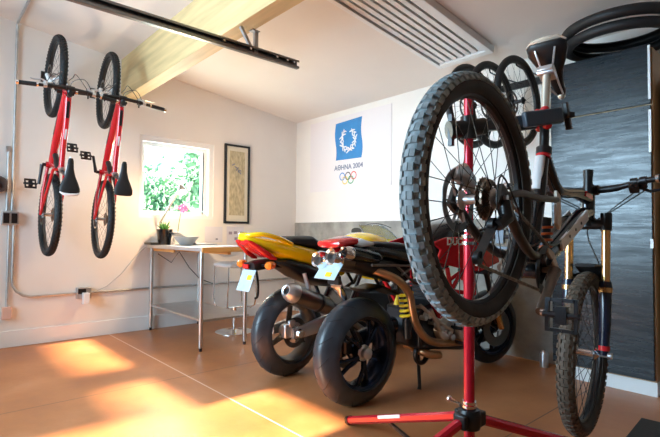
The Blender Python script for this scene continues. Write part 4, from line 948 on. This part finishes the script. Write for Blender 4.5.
def text_side(body, p, size, m, parent, s=-1, sx=1.0):
    return text(body, 'lettering', size, Matrix.Translation(p) @ RX, m, parent, sx=sx)

# --- dark-tailed red motorcycle, nearest
rm = thing('motorcycle', 'red and black motorcycle with yellow spring and twin tail exhausts, nearest the camera', 'motorcycle',
           M=Matrix.Translation((3.068, -1.865, 0)) @ Matrix.Rotation(math.radians(88.5), 4, 'Z'))
MW = moto_wheel(rm, (0, 0, 0.327), 0.327, 0.093, dict(grooves=30, spokes=5, dish=-0.055, phase=0.25, discs=(1,), disc_r=0.125))
MB(Matrix.Translation((0, 0, 0.327)) @ AXY).lathe([(0, -0.105), (0.024, -0.105), (0.034, -0.098), (0.036, -0.07), (0.05, -0.06), (0, -0.06)], None, 24).build('hub_nut', 'alu', MW)
front_end(rm, 1.50, math.radians(-12), 'gold', (1.20, 0.98))
MB().loft([(-0.03, 0.12, 0.33, 0.03, 0.05), (0.15, 0.13, 0.36, 0.035, 0.06), (0.40, 0.10, 0.42, 0.05, 0.06), (0.52, 0.04, 0.43, 0.09, 0.06)], 16).build('swingarm', 'black_gloss', rm)
mb = MB(Matrix.Translation((0, 0.092, 0.327)) @ AXY).lathe([(0.07, -0.003), (0.098, -0.003), (0.098, 0.003), (0.07, 0.003)], None, 40, True)
for k in range(5): a = 2*PI*k/5; mb.bar((0.02*math.cos(a), 0.02*math.sin(a), 0), (0.075*math.cos(a), 0.075*math.sin(a), 0), 0.005, 0.02)
mb.build('sprocket', 'chrome', rm)
MB().box((-0.085, 0.0, 0.36), (0.045, 0.045, 0.07)).box((-0.10, 0.03, 0.345), (0.035, 0.04, 0.085)).tube([(-0.09, -0.03, 0.39), (-0.02, -0.035, 0.40)], 0.010, 8).build('brake_caliper', 'dark_steel', rm, 0.006)
# engine
en = MB().prism([(0.42, 0.30), (0.92, 0.22), (1.08, 0.34), (1.02, 0.50), (0.62, 0.60), (0.42, 0.56)], -0.155, 0.155).build('engine', 'dark_steel', rm, 0.02)
mb = MB()
for k in range(6): mb.box((0.70+0.012*k*0, 0, 0.545+0.03*k), (0.20, 0.22, 0.016))
mb.box((0.70, 0, 0.62), (0.15, 0.17, 0.22)); mb.build('rear_cylinder', 'dark_steel', en)
mb = MB(Matrix.Translation((1.05, 0, 0.40)) @ Matrix.Rotation(math.radians(78), 4, 'Y'))
for k in range(6): mb.box((0, 0, 0.03+0.03*k), (0.20, 0.22, 0.016))
mb.box((0, 0, 0.10), (0.15, 0.17, 0.2)); mb.build('front_cylinder', 'dark_steel', en)
for c, r_ in (((0.66, -0.165, 0.42), 0.10), ((0.88, -0.165, 0.37), 0.085)):
    MB(Matrix.Translation(c) @ AXY).lathe([(0, -0.03), (r_*0.6, -0.03), (r_*0.85, -0.022), (r_, 0.0), (r_, 0.02), (0, 0.02)], None, 28).build('engine_cover', 'alu' if r_ > 0.08 else 'titan', en)
mb = MB()
for k in range(9):
    x = 0.37 + 0.042*k; z = 0.585 - 0.024*k - 0.05*abs(math.sin(k*1.7)); mb.cyl((x, -0.165, z), (x, -0.21, z), 0.010 + 0.006*(k % 3), n=10)
mb.tube([(0.36, -0.20, 0.60), (0.52, -0.205, 0.49), (0.70, -0.20, 0.40)], 0.012, 8).tube([(0.46, -0.205, 0.56), (0.56, -0.205, 0.42)], 0.014, 8).build('footrest_bracket', 'alu', rm)
MB().tube([(0.76, -0.19, 0.31), (0.74, -0.30, 0.31)], 0.013, 10).build('footrest', 'black', rm); MB().tube([(0.70, -0.2, 0.42), (0.70, -0.28, 0.42)], 0.012, 8).build('footrest', 'black', rm)
# red trellis frame
mb = MB()
for s in (-1, 1):
    y = s*0.17
    for a, b in (((0.36, 0.80), (1.16, 0.88)), ((0.45, 0.69), (0.61, 0.486)), ((0.61, 0.486), (0.73, 0.66)), ((0.69, 0.82), (0.73, 0.66)), ((0.73, 0.66), (0.89, 0.81)), ((0.89, 0.81), (1.02, 0.62)), ((0.73, 0.66), (1.02, 0.62)), ((1.02, 0.62), (1.18, 0.75)), ((0.36, 0.80), (0.45, 0.69))):
        mb.tube([(a[0], y if a[0] < 1.1 else s*0.06, a[1]), (b[0], y if b[0] < 1.1 else s*0.06, b[1])], 0.0155, 10)
mb.tube([(1.16, 0, 0.70), (1.13, 0, 0.96)], 0.035, 14)
mb.build('trellis_frame', 'red', rm)
# silver tail subframe
mb = MB()
for s in (-1, 1):
    y = s*0.13
    for a, b in (((-0.02, 0.865), (0.42, 0.845)), ((0.20, 0.852), (0.365, 0.735)), ((0.365, 0.845), (0.447, 0.715)), ((0.248, 0.792), (0.365, 0.845)), ((0.365, 0.735), (0.447, 0.715)), ((0.42, 0.845), (0.52, 0.66))): mb.tube([(a[0], s*0.145, a[1]), (b[0], s*0.145, b[1])], 0.0085, 8)
mb.build('subframe', 'titan', rm)
# bodywork
MB().loft([(-0.13, 0, 0.955, 0.06, 0.015), (-0.08, 0, 0.955, 0.10, 0.03), (0.10, 0, 0.940, 0.135, 0.048, 3), (0.34, 0, 0.905, 0.15, 0.062, 3), (0.55, 0, 0.875, 0.15, 0.075, 3), (0.78, 0, 0.86, 0.13, 0.07)], 24).build('tail_unit', 'black_gloss', rm)
MB().loft([(-0.14, 0, 0.90, 0.05, 0.02), (-0.05, 0, 0.875, 0.12, 0.06, 3), (0.18, 0, 0.835, 0.13, 0.075, 3), (0.36, 0, 0.79, 0.12, 0.06)], 20).build('undertail', 'black', rm)
MB().loft([(0.02, 0, 0.985, 0.08, 0.008), (0.08, 0, 0.985, 0.12, 0.02), (0.30, 0, 0.962, 0.14, 0.035, 3), (0.48, 0, 0.925, 0.14, 0.04, 3), (0.70, 0, 0.93, 0.12, 0.05), (0.80, 0, 0.95, 0.09, 0.04)], 20).build('seat', 'black_matt', rm)
MB().loft([(-0.255, 0, 0.990, 0.05, 0.012), (-0.24, 0, 0.990, 0.10, 0.024), (-0.12, 0, 1.005, 0.105, 0.032), (-0.02, 0, 0.995, 0.10, 0.03), (0.05, 0, 0.985, 0.08, 0.015)], 20).build('tail_light', 'red_lens', rm)
for s in (-1, 1): MB().loft([(-0.11, s*0.085, 0.995, 0.008, 0.014), (-0.07, s*0.10, 0.997, 0.016, 0.026), (0.02, s*0.115, 0.99, 0.008, 0.008)], 12).build('indicator', 'white', rm)
# undertail silencers
def can(y, z, x0, r_, name='silencer', m='titan', L=0.40):
    Mc = Matrix.Translation((x0, y, z)) @ Matrix.Rotation(math.radians(98), 4, 'Y')
    o = MB(Mc).lathe([(r_*0.62, 0.03), (r_*0.66, 0.0), (r_*0.80, -0.005), (r_*0.98, 0.02), (r_, 0.05), (r_, L-0.05), (r_*0.6, L), (0, L)], None, 24).build(name, m, rm)
    MB(Mc).lathe([(r_*0.60, 0.045), (r_*0.60, 0.0), (r_*0.80, -0.008), (r_*0.99, 0.016), (r_*1.03, 0.045), (r_*1.0, 0.05), (r_*0.98, 0.02), (r_*0.7, 0.01)], None, 24, True).build('end_cap', 'chrome', o)
    MB(Mc).lathe([(0, 0.035), (r_*0.6, 0.035), (r_*0.6, 0.04), (0, 0.04)], None, 20).build('outlet', 'black', o)
    return o
can(0.085, 0.895, -0.255, 0.055); can(-0.025, 0.915, -0.235, 0.062)
can(-0.105, 0.942, -0.205, 0.043, 'silencer', 'black_gloss', 0.3)
# plate
MP = Matrix.Translation((-0.235, 0.0, 0.83)) @ Matrix.Rotation(math.radians(38), 4, 'Y')
pl = thing_plate = MB(MP).box((0, 0, 0), (0.006, 0.185, 0.115)).build('number_plate', 'plate', rm, 0.004)
MB(MP).box((-0.004, -0.02, -0.025), (0.002, 0.05, 0.03)).build('plate_sticker', 'yellow_spring', pl)
MB().tube([(-0.19, 0, 0.86), (-0.05, 0, 0.86)], 0.02, 8).box((-0.19, 0, 0.775), (0.02, 0.10, 0.05)).build('plate_bracket', 'black', rm)
MB().loft([(-0.16, 0.02, 0.74, 0.05, 0.02), (-0.13, 0.02, 0.72, 0.03, 0.05), (-0.10, 0.02, 0.68, 0.02, 0.04)], 12).build('plate_lamp', 'chrome', rm)
MB().loft([(0.02, 0.0, 0.70, 0.09, 0.012, 3, -30), (0.14, 0, 0.72, 0.09, 0.012, 3), (0.30, 0, 0.66, 0.09, 0.012, 3, 30)], 14).build('rear_hugger', 'black', rm)
# shock with yellow spring
MB().tube([(0.305, -0.145, 0.40), (0.285, -0.145, 0.73)], 0.018, 10).tube([(0.305, -0.145, 0.39), (0.298, -0.145, 0.51)], 0.03, 12).tube([(0.288, -0.145, 0.68), (0.286, -0.145, 0.715)], 0.040, 14).build('shock', 'black', rm)
MB().spring((0.298, -0.145, 0.51), (0.288, -0.145, 0.69), 0.040, 0.0095, 5.5, 14).build('shock_spring', 'yellow_spring', rm)
MB().tube([(0.20, -0.145, 0.61), (0.205, -0.145, 0.67)], [0.02, 0.006], 10).build('reservoir', 'yellow_spring', rm)
# bronze header pipe
MB().tube(smooth_path([(0.03, -0.06, 0.835), (0.10, -0.14, 0.805), (0.192, -0.18, 0.755), (0.275, -0.185, 0.668), (0.300, -0.19, 0.56), (0.348, -0.19, 0.46), (0.488, -0.185, 0.351), (0.765, -0.17, 0.30), (1.0, -0.12, 0.28), (1.14, -0.06, 0.36)], 5), 0.0255, 14).build('exhaust_pipe', 'bronze', rm)
MB().tube(smooth_path([(0.47, 0.02, 0.30), (0.50, -0.15, 0.26), (0.60, -0.17, 0.24)]), 0.026, 12).build('exhaust_pipe', 'bronze', rm)
MB(Matrix.Translation((0.50, -0.10, 0.255)) @ AXY).torus(0.065, 0.016, None, 28, 8).build('chain_guide', 'dark_steel', rm)
MB().tube([(0.56, -0.02, 0.24), (0.53, -0.06, 0.02), (0.52, -0.065, 0.0)], [0.013, 0.012, 0.015], 10).build('side_stand', 'black', rm)
# tank + red side panels + lettering
tk = MB().loft([(0.56, 0, 0.97, 0.08, 0.04), (0.68, 0, 1.02, 0.14, 0.09, 3), (0.86, 0, 1.06, 0.175, 0.11, 3), (1.06, 0, 1.06, 0.17, 0.11, 3), (1.20, 0, 1.02, 0.11, 0.06)], 24).build('tank', 'black_gloss', rm)
for s in (-1, 1):
    pn = MB().add(*(lambda poly, ys: ([(x, s*y, z) for (x, z), y in zip(poly, ys)] + [(x, s*(y-0.02), z) for (x, z), y in zip(poly, ys)],
        [tuple(range(len(poly))), tuple(range(2*len(poly)-1, len(poly)-1, -1))] + [(i, (i+1) % len(poly), len(poly)+(i+1) % len(poly), len(poly)+i) for i in range(len(poly))]))(
        [(0.49, 0.996), (0.635, 1.03), (0.92, 1.037), (1.254, 0.975), (1.325, 0.84), (1.05, 0.777), (0.80, 0.815), (0.536, 0.866), (0.582, 0.946)], [0.20, 0.20, 0.20, 0.20, 0.20, 0.20, 0.20, 0.20, 0.20])).build('side_panel', 'red', rm, 0.008)
    if s == -1: text('DUCATI', 'lettering', 0.066, Matrix.Translation((0.80, -0.2012, 1.000)) @ RX, 'white', pn, sx=1.3)
MB().loft([(1.10, 0, 1.02, 0.14, 0.05), (1.20, 0, 1.06, 0.15, 0.06), (1.34, 0, 1.03, 0.12, 0.07), (1.42, 0, 0.97, 0.05, 0.04)], 18).build('headlight_cowl', 'black_gloss', rm)
MB().tube(smooth_path([(1.00, -0.40, 1.08), (1.10, -0.24, 1.10), (1.16, 0, 1.06), (1.10, 0.24, 1.10), (1.00, 0.40, 1.08)]), 0.012, 10).build('handlebar', 'black', rm)
for s in (-1, 1):
    MB().tube([(1.0, s*0.40, 1.08), (1.06, s*0.29, 1.095)], 0.018, 12).build('grip', 'black_matt', rm)
    MB().tube([(1.10, s*0.27, 1.09), (1.14, s*0.34, 1.085), (1.09, s*0.42, 1.075)], 0.006, 8).build('lever', 'dark_steel', rm)
    MB().box((1.15, s*0.22, 1.135), (0.05, 0.06, 0.05)).build('fluid_reservoir', 'black', rm, 0.008)
    MB().tube([(1.10, s*0.26, 1.10), (1.12, s*0.34, 1.19), (1.11, s*0.42, 1.23)], 0.006, 8).loft([(1.10, s*0.44, 1.235, 0.06, 0.03), (1.125, s*0.44, 1.235, 0.05, 0.024)], 14).build('mirror', 'black', rm)
    cable(rm, smooth_path([(1.09, s*0.27, 1.09), (1.20, s*0.22, 1.16), (1.24, s*0.10, 1.05), (1.18, s*0.04, 0.9)]), 0.005)

# --- yellow motorcycle behind
ym = thing('motorcycle', 'yellow sport motorcycle with red strip tail light, standing farther from the camera', 'motorcycle',
           M=Matrix.Translation((2.302, -1.825, 0)) @ Matrix.Rotation(math.radians(94), 4, 'Z'))
YW = moto_wheel(ym, (0, 0, 0.323), 0.323, 0.088, dict(grooves=30, spokes=3, split=False, rim='titan', discs=(-1,), disc_r=0.11, phase=0.5))
front_end(ym, 1.40, math.radians(5), 'gold', (1.12, 0.94))
MB().loft([(-0.06, -0.115, 0.325, 0.016, 0.035, 4), (0.05, -0.12, 0.335, 0.022, 0.045, 4), (0.30, -0.12, 0.37, 0.03, 0.06, 4), (0.50, -0.08, 0.40, 0.06, 0.06, 4)], 16) \
    .loft([(-0.06, 0.115, 0.325, 0.016, 0.035, 4), (0.05, 0.12, 0.335, 0.022, 0.045, 4), (0.30, 0.12, 0.37, 0.03, 0.06, 4), (0.50, 0.08, 0.40, 0.06, 0.06, 4)], 16).build('swingarm', 'alu', ym)
MB(Matrix.Translation((0, -0.10, 0.323)) @ AXY).lathe([(0, -0.05), (0.03, -0.05), (0.04, -0.03), (0.045, 0.02), (0, 0.02)], None, 20).build('axle_nut', 'chrome', ym)
MB().box((-0.09, -0.09, 0.35), (0.07, 0.05, 0.10)).box((-0.06, -0.105, 0.40), (0.06, 0.03, 0.05)).build('brake_caliper', 'alu', ym, 0.01)
MB().prism([(0.50, 0.24), (1.00, 0.20), (1.10, 0.34), (1.0, 0.56), (0.60, 0.60), (0.48, 0.42)], -0.17, 0.17).build('engine', 'dark_steel', ym, 0.03)
mb = MB()
for s in (-1, 1):
    for a, b in (((0.34, 0.80), (1.10, 0.86)), ((0.50, 0.46), (1.12, 0.70)), ((0.34, 0.80), (0.50, 0.46)), ((0.50, 0.46), (0.72, 0.83)), ((0.72, 0.83), (0.90, 0.60)), ((0.90, 0.60), (1.10, 0.86))): mb.tube([(a[0], s*0.15, a[1]), (b[0], s*0.15, b[1])], 0.015, 8)
mb.build('frame', 'dark_steel', ym)
# tail
tl = MB().loft([(-0.425, 0, 1.018, 0.05, 0.010), (-0.385, 0, 1.000, 0.085, 0.030, 3), (-0.20, 0, 0.950, 0.120, 0.060, 3), (0.0, 0, 0.905, 0.145, 0.072, 3), (0.20, 0, 0.850, 0.155, 0.085, 3), (0.42, 0, 0.79, 0.14, 0.085, 3), (0.52, 0, 0.76, 0.10, 0.06)], 24).build('tail_unit', 'yellow', ym)
mb = MB()
for s in (-1, 1):
    mb.loft([(-0.425, s*0.050, 0.995, 0.026, 0.010), (-0.40, s*0.066, 0.980, 0.030, 0.020), (-0.32, s*0.092, 0.925, 0.026, 0.028), (-0.26, s*0.106, 0.890, 0.018, 0.024), (-0.215, s*0.112, 0.872, 0.008, 0.010)], 12)
mb.loft([(-0.42, 0, 0.985, 0.05, 0.012), (-0.36, 0, 0.95, 0.075, 0.016), (-0.25, 0, 0.89, 0.09, 0.014)], 12)
mb.build('tail_light', 'red_lens', tl)
MB().tube(smooth_path([(-0.08, -0.125, 0.970), (-0.20, -0.125, 1.015), (-0.33, -0.11, 1.042), (-0.395, -0.06, 1.038), (-0.41, 0, 1.034), (-0.395, 0.06, 1.038), (-0.33, 0.11, 1.042), (-0.20, 0.125, 1.015), (-0.08, 0.125, 0.970)]), 0.017, 10).build('grab_rail', 'yellow', ym)
MB().loft([(-0.10, 0, 0.985, 0.09, 0.015), (-0.05, 0, 0.995, 0.13, 0.032, 3), (0.14, 0, 0.985, 0.14, 0.05, 3), (0.20, 0, 0.955, 0.14, 0.05, 3), (0.42, 0, 0.86, 0.13, 0.04, 3), (0.60, 0, 0.87, 0.10, 0.04)], 20).build('seat', 'black_matt', ym)
MB().loft([(-0.17, 0, 0.84, 0.10, 0.012), (-0.10, 0, 0.835, 0.13, 0.035, 3), (0.06, 0, 0.78, 0.152, 0.07, 3), (0.24, 0, 0.715, 0.152, 0.07, 3), (0.42, 0, 0.67, 0.12, 0.05)], 20).build('undertail', 'black', ym)
MB().loft([(0.55, 0, 0.86, 0.12, 0.06), (0.64, 0, 0.92, 0.16, 0.09, 3), (0.80, 0, 0.955, 0.19, 0.11, 3), (0.98, 0, 0.945, 0.18, 0.10, 3), (1.08, 0, 0.90, 0.12, 0.06)], 24).build('tank', 'yellow', ym)
# plate arm, indicators
MB().loft([(-0.36, 0, 0.815, 0.06, 0.03, 4), (-0.30, 0, 0.825, 0.07, 0.035, 4), (-0.20, 0, 0.835, 0.06, 0.035, 4), (-0.08, 0, 0.82, 0.05, 0.03)], 14).build('plate_arm', 'black', ym)
MP = Matrix.Translation((-0.385, 0.0, 0.725)) @ Matrix.Rotation(math.radians(22), 4, 'Y')
pl = MB(MP).box((0, 0, 0), (0.006, 0.150, 0.155)).build('number_plate', 'plate', ym, 0.004)
MB(MP).box((-0.004, -0.03, 0.02), (0.002, 0.05, 0.035)).build('plate_sticker', 'yellow_spring', pl)
MB().tube(smooth_path([(-0.34, -0.05, 0.80), (-0.33, -0.06, 0.72), (-0.33, -0.06, 0.62), (-0.35, -0.05, 0.60)]), 0.008, 6).build('plate_stay', 'black', ym)
MB().box((-0.375, 0.02, 0.82), (0.012, 0.06, 0.03)).build('reflector', 'red_lens', ym)
for s in (-1, 1):
    MB().tube([(-0.30, s*0.05, 0.825), (-0.305, s*0.15, 0.83)], 0.010, 8).build('indicator_stalk', 'black', ym)
    MB().loft([(-0.34, s*0.165, 0.83, 0.018, 0.016), (-0.325, s*0.165, 0.83, 0.032, 0.028), (-0.29, s*0.165, 0.833, 0.030, 0.026), (-0.265, s*0.165, 0.835, 0.012, 0.010)], 14).build('indicator', 'orange_lens', ym)
# silencer on the right side
Ms = axisM((-0.175, -0.20, 0.650), Vector((0.425, 0.02, -0.155))) @ Matrix.Diagonal((1.17, 1.17, 1.0, 1))
sl = MB(Ms).lathe([(0.0, 0.02), (0.05, 0.02), (0.056, 0.06), (0.056, 0.42), (0.03, 0.50), (0.024, 0.62), (0, 0.62)], None, 28).build('silencer', 'titan', ym)
MB(Ms).lathe([(0.026, 0.05), (0.024, -0.02), (0.034, -0.025), (0.050, 0.0), (0.059, 0.035), (0.059, 0.065), (0.056, 0.065), (0.05, 0.03), (0.034, 0.01)], None, 28, True).build('end_cap', 'alu', sl)
MB(Ms).lathe([(0, 0.0), (0.03, 0.0), (0.03, 0.006), (0, 0.006)], None, 20).build('outlet', 'black', sl)
MB(Ms).lathe([(0.0575, 0.30), (0.060, 0.30), (0.060, 0.325), (0.0575, 0.325)], None, 28, True).build('strap', 'black', sl)
MB().bar((0.02, -0.15, 0.76), (0.05, -0.185, 0.60), 0.03, 0.012).build('silencer_hanger', 'alu', ym)
MB().tube(smooth_path([(0.42, -0.18, 0.41), (0.60, -0.17, 0.30), (0.85, -0.13, 0.20), (1.08, -0.06, 0.26), (1.14, 0, 0.42)]), 0.022, 10).build('exhaust_pipe', 'titan', ym)
# front fairing and clear screen
MB().loft([(0.98, 0, 0.80, 0.21, 0.16, 3), (1.12, 0, 0.86, 0.22, 0.15, 3), (1.28, 0, 0.86, 0.18, 0.12), (1.42, 0, 0.82, 0.08, 0.06)], 24).build('fairing', 'yellow', ym)
mb = MB(); vs = []; nu, nv = 12, 6
for j in range(nv+1):
    f = j/nv
    for i in range(nu+1):
        a = PI*(i/nu) - PI/2; w_ = 0.18*(1-0.35*f*f); x = 1.30 - 0.27*f - 0.10*(1-math.cos(a)); vs.append((x, w_*math.sin(a), 0.93 + 0.21*math.sin(f*1.3)))
mb.add(vs, [(j*(nu+1)+i, j*(nu+1)+i+1, (j+1)*(nu+1)+i+1, (j+1)*(nu+1)+i) for j in range(nv) for i in range(nu)])
wsn = mb.build('windscreen', 'shield', ym); so = wsn.modifiers.new('solid', 'SOLIDIFY'); so.thickness = 0.003
MB().tube(smooth_path([(1.04, -0.17, 1.105), (1.02, -0.09, 1.135), (1.015, 0, 1.145), (1.02, 0.09, 1.135), (1.04, 0.17, 1.105)]), 0.0035, 6).build('screen_edge', 'black', wsn)
for s in (-1, 1):
    MB().tube([(1.06, s*0.10, 0.95), (1.02, s*0.24, 0.96), (0.98, s*0.34, 0.94)], 0.014, 10).build('handlebar', 'black', ym)
    MB().tube([(1.20, s*0.16, 0.97), (1.14, s*0.27, 1.06)], 0.007, 8).loft([(1.12, s*0.31, 1.075, 0.065, 0.035), (1.15, s*0.31, 1.075, 0.05, 0.026)], 14).build('mirror', 'black', ym)

# ------------------------------------------------------------------ small things on the floor
cn = thing('metal_canister', 'small silver metal canister on the floor by the black cabinet', 'canister', (3.46, -0.15, 0))
MB().lathe([(0, 0), (0.03, 0), (0.032, 0.01), (0.032, 0.10), (0.026, 0.115), (0, 0.115)], None, 20).build('body', 'alu', cn)
MB().tube([(0, 0, 0.11), (0, 0, 0.135)], 0.02, 14).build('cap', 'chrome', cn)
tag(MB(Matrix.Translation((4.62, -1.00, 0.006)) @ Matrix.Rotation(math.radians(4), 4, 'Z')).box((0, 0, 0), (0.62, 0.46, 0.012)).build('rubber_mat', 'mat_rubber', None, 0.004), 'dark rubber mat on the floor in front of the cabinet', 'floor mat')
